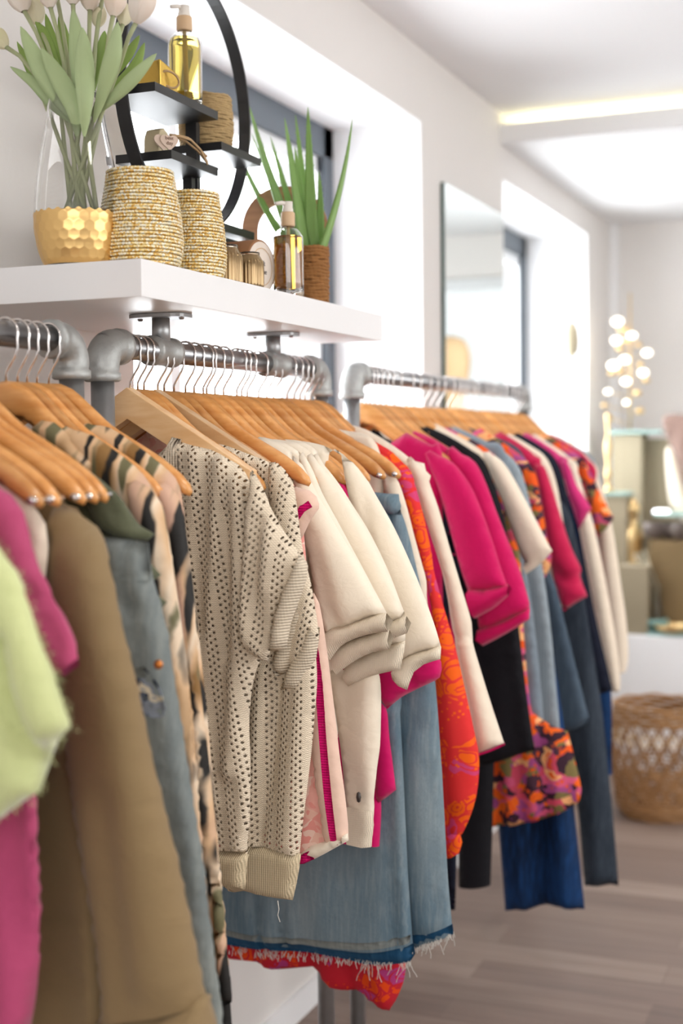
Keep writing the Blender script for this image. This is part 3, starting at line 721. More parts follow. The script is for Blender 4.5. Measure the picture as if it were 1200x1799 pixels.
# ---------------------------------------------------------------- clothes on the middle rail
def K(p): return [(280+.45*a, 740+.45*b, *f) for a, b, *f in p]
def crop3(*p): return K(p)
kn = dict(mat='knit', step=.008)
g('eyelet_jumper', 'cream eyelet knit jumper, first on the middle rail, widest in view', 'jumper', 1.93, [
  dict(name='body', nolift=1, **kn, lean=-.10, half=[(306, 772, 'c'), (330, 780), (370, 790), (405, 806), (432, 830), (448, 870), (462, 960), (472, 1060), (466, 1140), (448, 1185), (438, 1260), (440, 1350), (438, 1440), (433, 1500, 'ch'), (395, 1490, 'h')], T=.016, D=.03, ms=.9,
       cr=[([(395, 810), (385, 950), (372, 1150), (375, 1400)], .010, .014), ([(425, 850), (428, 1000), (424, 1150), (410, 1350)], .014, .012), ([(408, 900), (405, 1150)], -.010, .010), ([(350, 800), (340, 1100), (350, 1400)], .007, .015), ([(372, 800), (362, 1100)], -.006, .012)]),
  dict(name='neckband', mat='knit_rib', T=.002, on=0, step=.008, pts=[(302, 768, 'c'), (318, 772, 'c'), (322, 800), (324, 830), (308, 830), (300, 800)]),
  dict(name='sleeve', **kn, lean=.15, T=.024, D=.04, dy=-.018, pts=[(440, 822)]+crop3((370, 200), (400, 250), (430, 330), (480, 420), (540, 510), (575, 560, ['c'][0]), (548, 600), (490, 700), (450, 800), (438, 885, 'c'), (428, 940), (400, 930), (345, 900), (325, 800), (330, 650), (345, 450), (350, 300)),
       cr=[(crop3((350, 330), (335, 600), (340, 850)), .012, .010), (crop3((400, 380), (390, 600), (410, 850)), -.012, .010), (crop3((450, 450), (440, 650)), .006, .012)]),
  dict(name='cuff', mat='knit_cuff', lean=0, T=.02, D=.02, dy=-.024, step=.008, pts=crop3((545, 520, 'h'), (578, 566, 'ch'), (575, 610), (560, 660), (535, 730), (512, 800), (500, 885, 'ch'), (468, 893), (436, 897, 'ch'), (440, 820), (462, 720), (500, 620))),
  dict(name='hem_band', mat='knit_hem', T=.018, D=.012, step=.009, dy=-.002, pts=[(330, 1475, 'h'), (380, 1490), (436, 1500, 'ch'), (433, 1530), (430, 1563, 'ch'), (395, 1556), (330, 1540, 'h')])], G2, 12)
g('eyelet_jumper', 'cream eyelet knit jumper tucked behind the first one, hem lower right', 'jumper', 2.02, [
  dict(name='body', nolift=1, **kn, lean=.04, half=[(366, 776, 'c'), (395, 782), (430, 795), (470, 811), (496, 832), (510, 860), (520, 930), (535, 1000), (550, 1080), (557, 1180), (553, 1250), (545, 1340), (536, 1420), (527, 1500, 'ch'), (440, 1480, 'h')], T=.014, D=.03, ms=.9,
       cr=[([(540, 1150), (525, 1300), (510, 1480)], .010, .014), ([(490, 1200), (480, 1330), (455, 1500)], -.012, .012), ([(470, 1180), (455, 1350), (440, 1480)], .010, .012)]),
  dict(name='neckband', mat='knit_rib', T=.002, on=0, step=.008, pts=[(362, 773, 'c'), (378, 777, 'c'), (382, 800), (380, 830), (364, 820)]),
  dict(name='sleeve', **kn, lean=.2, T=.018, D=.03, dy=-.014, pts=crop3((430, 160), (490, 190), (520, 240), (535, 330), (545, 420), (560, 520), (590, 640), (615, 780), (622, 860), (600, 900), (560, 960), (520, 960), (480, 900), (460, 600), (430, 350))),
  dict(name='cuff', mat='knit_cuff', lean=0, T=.017, D=.02, dy=-.022, step=.008, pts=crop3((560, 700, 'h'), (560, 780), (540, 850), (515, 940), (500, 980, 'ch'), (470, 992), (450, 1000, 'ch'), (440, 930), (470, 850), (510, 760))),
  dict(name='cuff', mat='knit_cuff', lean=0, T=.018, D=.02, dy=-.016, step=.008, pts=crop3((590, 780, 'h'), (622, 858, 'ch'), (612, 920), (585, 970), (555, 1035), (540, 1052, 'ch'), (505, 1045), (470, 1050, 'ch'), (500, 960), (550, 880))),
  dict(name='hem_band', mat='knit_hem', T=.017, D=.012, step=.009, dy=-.003, pts=[(400, 1478, 'h'), (445, 1480), (490, 1488), (529, 1500, 'ch'), (523, 1540), (514, 1582, 'ch'), (470, 1575), (430, 1564), (400, 1560, 'h')])], G2, 13)
link('loose_end', MB().tube([Vector((a[0], 2.0*S-.02, a[1])) for a in px2([(498, 1575), (500, 1590), (498, 1600), (502, 1612)], 2.0)], .0007, 6).me(), [x for x in C.objects if x.name.startswith('eyelet_jumper')][-1], M['thread'])
g('trimmed_top', 'pale pink lace top edged with hot pink tape behind the knits', 'top', 2.09, [
  dict(name='body', mat='lace', nolift=1, half=[(335, 738, 'c'), (352, 745), (362, 757), (420, 790), (470, 815), (515, 850), (530, 900), (545, 1040), (562, 1180), (578, 1320), (590, 1400), (600, 1470, 'ch'), (520, 1500, 'h')], T=.012, D=.02,
       cr=[([(548, 1400), (530, 1500)], .006, .01)]),
  dict(name='side_panel', mat='blush', T=.012, D=.02, dy=-.008, step=.010, pts=[(552, 1040, 'c'), (562, 1060), (575, 1140), (588, 1250), (597, 1333), (606, 1400), (611, 1448, 'c'), (612, 1477, 'ch'), (590, 1487, 'h'), (570, 1490), (545, 1300), (540, 1100)]),
  dict(name='tape_stripe', mat='pink_tape', T=.0015, on=1, step=.007, label='hot pink zigzag tape', pts=[(543, 1040, 'c'), (551, 1045, 'c'), (562, 1120), (572, 1200), (579, 1300), (588, 1400), (597, 1482, 'c'), (586, 1484, 'c'), (575, 1400), (567, 1300), (560, 1200), (551, 1110)]),
  dict(name='hem_binding', mat='cream', T=.013, D=.008, dy=-.012, step=.008, label='cream binding along the hem', pts=[(545, 1485, 'c'), (575, 1476), (600, 1468), (611, 1464, 'c'), (612, 1477, 'c'), (585, 1492), (553, 1509), (524, 1519, 'c'), (524, 1500, 'c')]),
  dict(name='tape_stripe', mat='pink_tape', T=.0015, on=3, step=.007, label='hot pink zigzag tape', pts=[(529, 1500, 'c'), (549, 1491, 'c'), (554, 1508, 'c'), (535, 1517, 'c'), (524, 1518, 'c'), (524, 1500, 'c')]),
  dict(name='sleeve', mat='blush', T=.016, D=.02, dy=-.02, step=.009, pts=[(505, 850), (520, 855), (545, 862), (557, 872, 'c'), (562, 885), (562, 893, 'c'), (548, 912), (528, 950), (515, 930), (510, 880)]),
  dict(name='sleeve_tape', mat='pink_tape', T=.0015, on=5, step=.006, label='hot pink tape around the sleeve', pts=[(549, 879, 'c'), (555, 890, 'c'), (543, 898, 'c'), (531, 915, 'c'), (525, 903, 'c'), (535, 888, 'c')])], G2, 14)
# cream sweatshirts with short puffed sleeves and ribbed cuffs
def sweat(y, neck, sh, sleeve, cuff, body, label, seed, T=.016, cr=(), extra=()):
    return g('sweatshirt', label, 'sweatshirt', y, [
      dict(name='body', mat='cream', half=[(*neck, 'c')]+sh+body, T=.011, D=.03, step=.013, neck=.04),
      dict(name='sleeve', mat='cream', T=T, D=.035, step=.009, dy=-.012, wr=.0015, pts=sleeve, cr=cr),
      dict(name='cuff', mat='cream_rib', T=T*.9, D=.015, step=.008, dy=-.014, wr=.001, pts=cuff)]+list(extra), G2, seed)
bodyend = [L(.19, -.06), L(.19, -.2), L(.2, -.4), L(.2, -.55, 'ch'), L(.1, -.56, 'h')]
sweat(2.165, (457, 767), [(490, 780), (520, 800)],
  [(515, 800), (534, 817), (559, 866), (578, 900), (597, 935), (635, 998), (660, 1042), (679, 1078, 'ch'), (655, 1083), (630, 1091), (600, 1106), (572, 1116, 'ch'), (556, 1060), (543, 980), (530, 930), (520, 870)],
  [(572, 1108, 'h'), (600, 1100), (631, 1089), (679, 1077, 'h'), (681, 1110, 'ch'), (655, 1113), (622, 1122), (598, 1136), (580, 1160, 'ch')],
  bodyend, 'cream sweatshirt with puffed short sleeve, nearest of the cream group', 20, .02,
  [([(534, 830), (570, 940), (620, 1080)], .006, .02), ([(560, 940), (590, 1090)], -.006, .015), ([(600, 1110), (585, 1070)], -.006, .008)])
sweat(2.20, (462, 768), [(500, 782), (532, 800)],
  [(525, 800), (545, 817), (566, 866), (590, 910), (620, 965), (655, 1030), (682, 1090), (684, 1108, 'ch'), (650, 1114), (620, 1126), (590, 1144, 'ch'), (570, 1100), (550, 980)],
  [(584, 1144, 'h'), (610, 1128), (650, 1114), (684, 1106, 'h'), (684, 1141, 'ch'), (655, 1146), (625, 1160), (590, 1185, 'ch')],
  bodyend, 'cream sweatshirt whose cuff shows below the nearest cream one', 21)
sweat(2.245, (466, 770), [(520, 785), (550, 805)],
  [(540, 800), (562, 817), (590, 850), (613, 885), (649, 940), (685, 1014), (714, 1083, 'ch'), (690, 1092), (660, 1105), (620, 1125, 'ch'), (590, 1080), (560, 960)],
  [(640, 1112, 'h'), (680, 1096), (714, 1082, 'h'), (716, 1112, 'ch'), (700, 1118), (684, 1126), (650, 1140, 'ch')],
  bodyend, 'cream sweatshirt third in the cream group, cuff edge near the middle', 22)
sweat(2.28, (470, 771), [(530, 785), (560, 805)],
  [(550, 800), (570, 817), (596, 850), (618, 885), (652, 940), (688, 1014), (711, 1083), (712, 1128, 'ch'), (680, 1135), (650, 1150), (610, 1170, 'ch'), (590, 1080), (560, 960)],
  [(606, 1168, 'h'), (640, 1150), (680, 1134), (712, 1126, 'h'), (711, 1140), (703, 1176, 'ch'), (670, 1183), (640, 1192), (612, 1206, 'ch')],
  bodyend, 'cream sweatshirt with the lowest ribbed cuff of the cream group', 23, .016, (),
  [dict(name='drawn_panel', mat='cream', T=.013, D=.03, dy=.008, step=.011, pts=[(578, 1180), (620, 1180), (665, 1180), (668, 1292), (662, 1350), (657, 1415), (652, 1488, 'ch'), (613, 1480, 'ch'), (606, 1420), (600, 1340), (590, 1260)],
        cr=[([(650, 1200), (645, 1300), (655, 1400)], .006, .01), ([(612, 1200), (608, 1300), (625, 1400)], -.006, .012)]),
   dict(name='hem_band', mat='cream_rib', T=.014, D=.01, dy=.006, step=.009, pts=[(607, 1418, 'h'), (655, 1426, 'h'), (656, 1450), (651, 1489, 'ch'), (613, 1481, 'ch')])])
e = GAR['cream sweatshirt with the lowest ribbed cuff of the cream group'][0]
c = px2([(628, 1402)], 2.26)[0]
link('toggle', MB().lathe([(0, -.009), (.003, -.007), (.0042, 0), (.003, .007), (0, .009)], (c[0], 2.286*S-.018, c[1]), 12).me(), e, M['button'])
sweat(2.335, (533, 775), [(570, 783), (600, 800), (625, 820)],
  [(600, 800), (620, 812), (641, 838), (662, 872), (694, 930), (730, 1010), (761, 1090), (775, 1138, 'ch'), (750, 1142), (720, 1152), (702, 1168, 'ch'), (690, 1140), (660, 1050), (630, 950)],
  [(700, 1164, 'h'), (720, 1150), (750, 1141), (775, 1136, 'h'), (774, 1158, 'ch'), (745, 1167), (728, 1180), (716, 1212, 'ch'), (700, 1205), (690, 1194, 'h')],
  bodyend, 'cream sweatshirt furthest right in the cream group, long smooth sleeve', 24, .018, [([(642, 850), (650, 900), (655, 960)], -.006, .008)])
g('jersey_tee', 'magenta t-shirt hanging below the cream sweatshirt sleeves', 't-shirt', 2.43, [
  dict(name='body', mat='magenta_tee', nolift=1, half=[L(.10, -.03, 'c'), L(.14, -.06), L(.19, -.10), L(.2, -.25), (660, 1180), (664, 1350), (668, 1420), (665, 1488, 'ch'), (610, 1480, 'h')], T=.012),
  dict(name='sleeve', mat='magenta_tee', T=.018, D=.03, dy=-.01, step=.010, pts=[(640, 900), (700, 980), (745, 1090), (774, 1165, 'ch'), (772, 1190), (740, 1207), (705, 1225), (680, 1246, 'ch'), (660, 1200), (650, 1050)], cr=[([(700, 1180), (730, 1200)], -.008, .01)]),
  dict(name='tie_flap', mat='magenta_tee', T=.013, D=.02, dy=-.004, step=.010, pts=[(655, 1240), (678, 1244), (684, 1300), (695, 1388, 'c'), (680, 1400), (663, 1412), (656, 1380)])], G2, 25)
# denim skirt and the orange dress below it
e, o = g('denim_skirt', 'long faded blue denim skirt with frayed hem below the cream clothes', 'skirt', 2.50, [
  dict(name='skirt_back', mat='denim', T=.02, D=.04, dy=.02, step=.014, pts=[(676, 900), (705, 900), (735, 1010), (757, 1130), (770, 1250), (780, 1400), (788, 1540), (797, 1640, 'ch'), (725, 1662, 'ch'), (700, 1500), (690, 1250), (680, 1050)], cr=[([(735, 1300), (750, 1620)], .010, .02), ([(765, 1350), (778, 1600)], -.006, .012)], waves=(1, .006, .2)),
  dict(name='skirt_panel', mat='denim', T=.028, D=.04, dy=-.012, step=.013, pts=[(430, 950), (600, 900), (680, 900), (690, 1000), (703, 1150), (708, 1250), (716, 1400), (722, 1540), (728, 1662, 'ch'), (720, 1690), (651, 1684), (600, 1676), (500, 1664), (405, 1655), (330, 1640, 'ch'), (350, 1300), (390, 1100)],
       cr=[([(705, 1250), (722, 1650)], .012, .01), ([(560, 1500), (580, 1660)], .008, .04), ([(690, 1300), (700, 1640)], -.008, .012), ([(463, 1570), (468, 1665)], -.012, .005), ([(503, 1580), (507, 1665)], -.012, .005), ([(520, 1570), (523, 1665)], .004, .004)], waves=(2, .006, .6)),
  dict(name='hem_band', mat='denim_d', T=.0006, on=1, step=.008, label='darker blue let-down hem', pts=[(330, 1622, 'h'), (405, 1638), (500, 1650), (600, 1659), (660, 1664), (728, 1655, 'ch'), (728, 1664, 'c'), (720, 1690, 'h'), (651, 1692), (600, 1682), (500, 1670), (405, 1663), (330, 1650, 'h')]),
  dict(name='stitch_line', mat='denim_l', T=.0012, on=1, step=.006, label='pale stitching above the hem', pts=[(330, 1602, 'c'), (405, 1626), (500, 1638), (600, 1644), (660, 1645), (726, 1637, 'c'), (726, 1650, 'c'), (660, 1658), (600, 1656), (500, 1649), (405, 1638), (330, 1616, 'c')]),
  dict(name='hem_band', mat='denim_d', T=.0006, on=0, step=.008, label='darker blue let-down hem', pts=[(727, 1640, 'h'), (760, 1634), (796, 1622, 'ch'), (798, 1640, 'c'), (760, 1652), (728, 1666, 'h')]),
  dict(name='waistband', mat='denim', T=.022, D=.01, dy=-.01, step=.009, pts=[(640, 862, 'ch'), (670, 866), (701, 868, 'ch'), (706, 905, 'c'), (672, 902), (640, 898, 'c')])], G2, 26)
fr = MB(); rr = random.Random(3)
def fray(p0, p1, y, nn, lo, hi):
    for i in range(nn):
        t = rr.random(); px, py = p0[0]+(p1[0]-p0[0])*t, p0[1]+(p1[1]-p0[1])*t
        c = px2([(px, py)], y)[0]; ln = rr.uniform(lo, hi); q = Vector((c[0], y*S-.028+rr.uniform(-.004, .03), c[1]+.004)); pts = [q]
        dx, dy_ = rr.uniform(-.5, .5), rr.uniform(-.4, .4)
        for k in range(4):
            q = q+Vector((dx*ln/4+rr.uniform(-.3, .3)*ln/4, dy_*ln/4, -ln/4)); pts.append(q)
        fr.tube(pts, .00055, 4, False)
fray((405, 1664), (728, 1690), 2.49, 230, .004, .014); fray((640, 1690), (728, 1690), 2.49, 14, .02, .045); fray((728, 1664), (798, 1640), 2.52, 90, .004, .012); fray((750, 1655), (800, 1638), 2.52, 12, .015, .035)
fb = link('frayed_threads', fr.me(), e, M['thread']); fb['kind'] = 'stuff'
g('print_dress', 'orange and red printed dress whose hem shows under the denim skirt', 'dress', 2.56, [
  dict(name='skirt', mat='red_print', T=.03, D=.03, step=.012, pts=[(420, 1250), (700, 1250), (705, 1500), (714, 1683), (703, 1742), (686, 1773, 'ch'), (663, 1767), (630, 1742), (588, 1737), (562, 1716), (547, 1700), (500, 1702), (467, 1702), (450, 1690), (405, 1686), (340, 1678, 'ch'), (380, 1400)],
       cr=[([(560, 1600), (558, 1712)], -.02, .012), ([(600, 1640), (632, 1742)], -.012, .01), ([(660, 1660), (690, 1765)], .012, .012), ([(460, 1640), (462, 1700)], -.012, .01)]),
  dict(name='bodice', mat='red_print', nolift=1, half=[L(.09, -.02), L(.15, -.07), L(.2, -.12), L(.19, -.3), L(.2, -.5, 'c'), L(.1, -.5)], T=.010)], G2, 27)
g('cotton_shirt', 'pale grey white shirt sleeve squeezed between the denim and the orange print', 'shirt', 2.575, [
  dict(name='body', mat='ecru', half=[(560, 760, 'c'), L(.12, .02), L(.2, -.05), L(.2, -.3), L(.2, -.55, 'ch'), L(.1, -.55, 'h')], T=.009),
  dict(name='sleeve', mat='ecru', T=.014, D=.02, step=.010, pts=[(670, 830), (695, 838), (712, 880), (728, 940), (742, 990), (750, 1020), (752, 1060), (765, 1110), (770, 1160, 'h'), (745, 1170, 'h'), (720, 1060), (690, 930)])], G2, 28)
g('print_blouse', 'bright orange blouse with magenta tropical print and long gathered sleeve', 'blouse', 2.65, [
  dict(name='body', mat='orange', half=[(600, 757, 'c'), (630, 772), (662, 790), (700, 815), (730, 860), L(.22, -.3), L(.23, -.6, 'ch'), L(.1, -.6, 'h')], T=.011),
  dict(name='sleeve', mat='orange', T=.02, D=.03, dy=-.01, step=.010, wr=.003, pts=[(660, 795), (690, 808), (718, 826), (735, 870), (754, 948), (767, 1011), (783, 1073), (800, 1136), (817, 1211), (832, 1280), (842, 1335), (836, 1405), (812, 1465), (792, 1478), (778, 1478), (768, 1350), (763, 1250), (762, 1094), (750, 1023), (725, 940), (700, 860)],
       cr=[([(760, 1000), (790, 1200), (810, 1400)], .008, .02), ([(775, 1300), (785, 1460)], -.01, .01)]),
  dict(name='cuff', mat='orange', T=.014, D=.015, dy=-.01, step=.008, wr=.003, pts=[(777, 1470, 'h'), (808, 1462, 'h'), (812, 1480), (806, 1500, 'ch'), (784, 1509, 'ch'), (779, 1490)])], G2, 29)
g('embroidered_blouse', 'long cream sleeve blouse with pink stitched cuff beside the orange print', 'blouse', 2.72, [
  dict(name='body', mat='ecru', half=[(606, 744, 'c'), (642, 765), (683, 786), (725, 811), (750, 835), L(.22, -.3), L(.23, -.6, 'ch'), L(.1, -.6, 'h')], T=.011),
  dict(name='sleeve', mat='ecru', T=.02, D=.03, dy=-.012, step=.010, pts=[(715, 806), (735, 815), (757, 836, 'c'), (754, 846), (769, 890), (788, 957), (808, 1023), (829, 1094), (830, 1118), (850, 1190), (868, 1250), (886, 1306, 'ch'), (860, 1318), (840, 1324, 'ch'), (825, 1240), (800, 1130), (780, 1020), (750, 920)],
       cr=[([(800, 1120), (830, 1116)], -.006, .008), ([(828, 1130), (862, 1300)], .006, .015)]),
  dict(name='stitched_edge', mat='magenta_tee', T=.0012, on=1, step=.006, label='pink blanket stitch edging', pts=[(840, 1322, 'h'), (862, 1315), (886, 1305, 'h'), (887, 1309, 'h'), (862, 1320), (841, 1327, 'h')])], G2, 30)

# soft fibres standing off the mohair knit
e_ = GAR['fluffy lime green knit with a wide short sleeve at the left edge'][0]
fz = MB(); rz_ = random.Random(4); so = [c for c in e_.children if c.name.startswith('sleeve')][0]; og = ORG[so.name]
vl = so.data.vertices
for i in range(5200):
    v_ = vl[rz_.randrange(len(vl))]; p_ = v_.co+og; d_ = (v_.normal+Vector((rz_.uniform(-.7, .7), rz_.uniform(-.7, .7), rz_.uniform(-.9, .3)))).normalized()
    p_ = p_+Vector((rz_.uniform(-.005, .005), 0, rz_.uniform(-.005, .005))); ln = rz_.uniform(.003, .0065); q_ = p_+d_*ln
    s_ = d_.orthogonal()*.00035; n0 = len(fz.V)
    fz.V += [p_-s_, p_+s_, q_]; fz.F.append((n0, n0+1, n0+2))
o_ = link('mohair_fibres', mesh(fz.V, fz.F), e_, M['lime']); o_['kind'] = 'stuff'
# ---------------------------------------------------------------- clothes on the far rail
def sl(name, mat, pts, T=.02, D=.035, dy=-.012, step=.011, **k): return dict(name=name, mat=mat, pts=pts, T=T, D=D, dy=dy, step=step, **k)
def hb(mat, neck, tail=None, name='body', **k):
    k.setdefault('T', .012); k.setdefault('step', .015)
    return dict(name=name, mat=mat, half=[(*neck[0], 'c')]+list(neck[1:])+(tail or [L(.2, -.28), L(.205, -.55, 'ch'), L(.1, -.55, 'h')]), **k)
g('navy_shirt', 'dark navy shirt whose neck shows beside the near upright of the far rail', 'shirt', 3.015, [hb('navy', [(648, 760), (668, 766), (694, 778), (720, 798), L(.2, -.10)], nolift=1)], G3, 40)
g('puff_sleeve_jumper', 'bright magenta jumper with puffed sleeve, nearer of the two', 'jumper', 2.975, [
  hb('magenta', [(714, 760), (735, 775), (760, 792), L(.2, -.06)]),
  sl('sleeve', 'magenta', [(745, 790), (772, 800), (795, 812), (815, 835), (835, 868), (858, 927), (880, 995), (893, 1030, 'ch'), (850, 1040), (822, 1040, 'ch'), (812, 1010), (790, 930), (770, 860)], .026, .05, wr=.003),
  sl('cuff', 'magenta', [(822, 1036, 'h'), (850, 1036), (893, 1026, 'h'), (892, 1048, 'ch'), (867, 1069), (833, 1087, 'ch')], .022, .02, -.016)], G3, 41)
g('puff_sleeve_jumper', 'bright magenta jumper with puffed sleeve, further and lower of the two', 'jumper', 3.07, [
  hb('magenta', [(728, 757), (760, 775), (800, 795), L(.2, -.06)]),
  sl('sleeve', 'magenta', [(785, 790), (812, 798), (835, 812), (855, 850), (872, 895), (893, 950), (915, 1008), (930, 1060), (930, 1072, 'ch'), (880, 1095), (842, 1110, 'ch'), (830, 1040), (810, 940)], .026, .05, wr=.003),
  sl('cuff', 'magenta', [(838, 1108, 'h'), (885, 1090), (931, 1068, 'h'), (930, 1088, 'ch'), (890, 1113), (848, 1135, 'ch')], .022, .02, -.016)], G3, 42)
g('knit_dress', 'black knitted dress with straight hem below the magenta jumpers', 'dress', 3.21, [
  hb('blackc', [(736, 743), (788, 771), (830, 792), (850, 808)], [(868, 850), (884, 905), (900, 1000), (912, 1110), (925, 1220), (940, 1318, 'ch'), (900, 1330), (846, 1347, 'ch'), (800, 1350, 'h')], waves=(6, .006, .2))], G3, 43)
g('loose_tee', 'ecru t-shirt with wide folded short sleeve left of the pale blue shirt', 't-shirt', 3.30, [
  hb('ecru', [(760, 742), (820, 780), (850, 798), (868, 810)]),
  sl('sleeve', 'ecru', [(850, 795), (872, 802), (892, 823), (925, 882), (954, 937), (970, 968, 'c'), (950, 990), (924, 1009, 'ch'), (920, 986, 'ch'), (905, 950), (884, 886), (865, 840)], .02, .03, cr=[([(920, 990), (968, 968)], -.006, .006)])], G3, 44)
g('floral_dress', 'dark floral dress with orange and pink blooms, hem swinging at knee height', 'dress', 3.36, [
  hb('floral', [(765, 742), (830, 775), (865, 800), (885, 830)], [(905, 900), (915, 1000), (920, 1120), (934, 1250), (965, 1300), (1000, 1350, 'c')]),
  sl('skirt', 'floral', [(860, 1150), (934, 1250), (996, 1286, 'c'), (1008, 1330), (1022, 1388), (1014, 1412, 'ch'), (980, 1430), (918, 1447), (860, 1452), (815, 1454, 'ch'), (830, 1380), (845, 1300)], .026, .05, .01, .013, waves=(5, .010, .3))], G3, 45)
g('striped_shirt', 'pale blue grey striped shirt dress, long straight side', 'shirt', 3.44, [
  hb('pale_blue', [(790, 745), (840, 768), (884, 792), (910, 818)], [(925, 860), (940, 930), (954, 1000), (967, 1094), (979, 1219), (986, 1296, 'ch'), (958, 1309), (930, 1312, 'h')], waves=(5, .006, .2))], G3, 46)
g('grey_blue_tunic', 'plain grey blue tunic showing beneath the striped shirt hem', 'tunic', 3.40, [
  hb('grey_blue', [(790, 750), (850, 775), (890, 800)], [(925, 1000), (945, 1150), (958, 1300), (962, 1346, 'ch'), (905, 1340), (876, 1374), (840, 1356, 'h')])], G3, 47)
g('floral_blouse', 'dark floral blouse strip between the ecru tee and crimson knit', 'blouse', 3.56, [
  hb('floral', [(845, 752), (880, 775), (915, 800), (938, 825), (950, 870)], [(960, 940), (965, 1000), L(.2, -.5, 'ch'), L(.1, -.5, 'h')]),], G3, 48)
g('denim_dress', 'slate blue denim dress flaring out below the crimson knit', 'dress', 3.62, [
  hb('denim_s', [(800, 745), (870, 772), (920, 800)], [(950, 900), (962, 990), (978, 1035), (998, 1115), (1020, 1200), (1038, 1266, 'ch'), (1012, 1280), (988, 1288, 'ch'), (960, 1290, 'h')], waves=(3, .008, .4))], G3, 49)
g('crimson_jumper', 'crimson knit jumper with gathered elbow length sleeve', 'jumper', 3.70, [
  hb('crimson', [(880, 758), (915, 780), (940, 800), (952, 822)]),
  sl('sleeve', 'crimson', [(940, 815), (955, 818), (968, 850), (985, 905), (1003, 960), (1022, 1000), (1018, 1012), (1030, 1040), (1032, 1048, 'ch'), (1010, 1060), (992, 1074, 'ch'), (980, 1045), (968, 1000), (955, 930), (945, 870)], .028, .05, wr=.004, cr=[([(975, 1000), (1000, 1020), (1020, 1015)], -.012, .012)])], G3, 50)
g('cream_blouse', 'ecru blouse edge just right of the crimson jumper', 'blouse', 3.77, [
  hb('ecru', [(895, 762), (930, 782), (960, 805), (978, 850)], [(990, 920), (1000, 1000), (1005, 1060), L(.2, -.5, 'ch'), L(.1, -.5, 'h')])], G3, 51)
g('jersey_dress', 'long navy jersey dress between crimson and raspberry tops', 'dress', 3.87, [
  hb('navy', [(910, 760), (945, 780), (975, 805), (992, 850)], [(1010, 930), (1030, 1005), (1050, 1100), (1077, 1212, 'ch'), (1045, 1222), (1012, 1228, 'ch'), (960, 1228, 'h')], T=.018)], G3, 52)
g('raspberry_tee', 'raspberry pink t-shirt with short flared sleeve', 't-shirt', 3.97, [
  hb('rasp', [(925, 760), (955, 778), (985, 800), (998, 820)]),
  sl('sleeve', 'rasp', [(985, 805), (1000, 818), (1012, 850), (1026, 872), (1039, 893, 'ch'), (1030, 908), (1017, 930, 'ch'), (1008, 900), (995, 860)], .022, .03)], G3, 53)
g('long_sleeve_blouse', 'pale ecru blouse with long full sleeve, nearer of the two far cream ones', 'blouse', 4.06, [
  hb('ecru', [(940, 762), (970, 782), (998, 802), (1015, 830)]),
  sl('sleeve', 'ecru', [(1000, 815), (1015, 830), (1030, 880), (1045, 930), (1062, 1010), (1080, 1110), (1090, 1190), (1088, 1216, 'ch'), (1075, 1216, 'ch'), (1055, 1130), (1040, 1050), (1018, 930)], .022, .03)], G3, 54)
g('floral_tee', 'orange and dark floral top with short sleeve near the far end of the rail', 'top', 4.18, [
  hb('floral', [(955, 760), (990, 780), (1020, 802), (1032, 825)]),
  sl('sleeve', 'floral', [(1020, 812), (1034, 825), (1050, 858), (1062, 880), (1078, 910, 'ch'), (1066, 928), (1049, 945, 'ch'), (1040, 915), (1030, 870)], .024, .03)], G3, 55)
g('crimson_blouse', 'crimson blouse shoulder peeking out behind the orange floral top', 'blouse', 4.26, [
  hb('crimson', [(965, 762), (1000, 780), (1030, 802), (1048, 840)])], G3, 56)
g('long_sleeve_blouse', 'pale ecru blouse with long full sleeve, further of the two', 'blouse', 4.32, [
  hb('ecru', [(970, 762), (1005, 782), (1035, 805), (1052, 840)]),
  sl('sleeve', 'ecru', [(1040, 820), (1054, 845), (1068, 890), (1080, 950), (1090, 1020), (1100, 1090), (1104, 1150), (1100, 1180, 'ch'), (1080, 1186, 'ch'), (1070, 1100), (1055, 980)], .022, .03)], G3, 57)
g('chambray_shirt', 'grey blue chambray shirt at the far end of the far rail', 'shirt', 4.40, [
  hb('grey_blue', [(980, 765), (1015, 785), (1043, 805), (1058, 850)], [(1066, 880), (1072, 940), L(.2, -.5, 'ch'), L(.1, -.5, 'h')])], G3, 58)
def legs(y, pts, mat, label, seed, T=.03, **k):
    g('long_jeans', label, 'jeans', y, [dict(name='leg', mat=mat, pts=pts, T=T, D=.05, step=.016, **k)], G3, seed)
legs(3.28, [(770, 900), (850, 900), (868, 1200), (867, 1400), (862, 1555, 'ch'), (806, 1557, 'ch'), (800, 1300)], 'blackc', 'black trousers ending short of the floor left of the blue flares', 60, .025)
legs(3.08, [(740, 850), (800, 850), (808, 1200), (802, 1500), (799, 1599, 'ch'), (785, 1600, 'ch'), (770, 1300)], 'navy', 'narrow dark trouser leg right behind the denim skirt', 61, .02)
legs(3.50, [(860, 900), (930, 900), (965, 1100), (1000, 1350), (1012, 1450), (1027, 1598, 'ch'), (965, 1592), (888, 1600, 'ch'), (878, 1480), (865, 1300)], 'denim_n', 'dark blue flared jeans with the lowest hem of the far rail', 62, .035, cr=[([(915, 1400), (925, 1595)], .02, .015), ([(950, 1400), (955, 1590)], -.02, .02), ([(990, 1400), (1000, 1590)], .02, .015)])
legs(3.80, [(950, 900), (1000, 900), (1035, 1100), (1055, 1228), (1065, 1320), (1078, 1450), (1087, 1557, 'ch'), (1060, 1556), (1026, 1558, 'ch'), (1012, 1400), (980, 1150)], 'denim_g', 'grey washed straight jeans near the woven basket', 63, .03, waves=(3, .01, .2))
legs(4.12, [(990, 880), (1030, 880), (1062, 1100), (1074, 1215), (1076, 1360, 'ch'), (1055, 1365, 'ch'), (1020, 1100)], 'denim_n', 'dark blue jeans edge between grey jeans and basket', 64, .02)

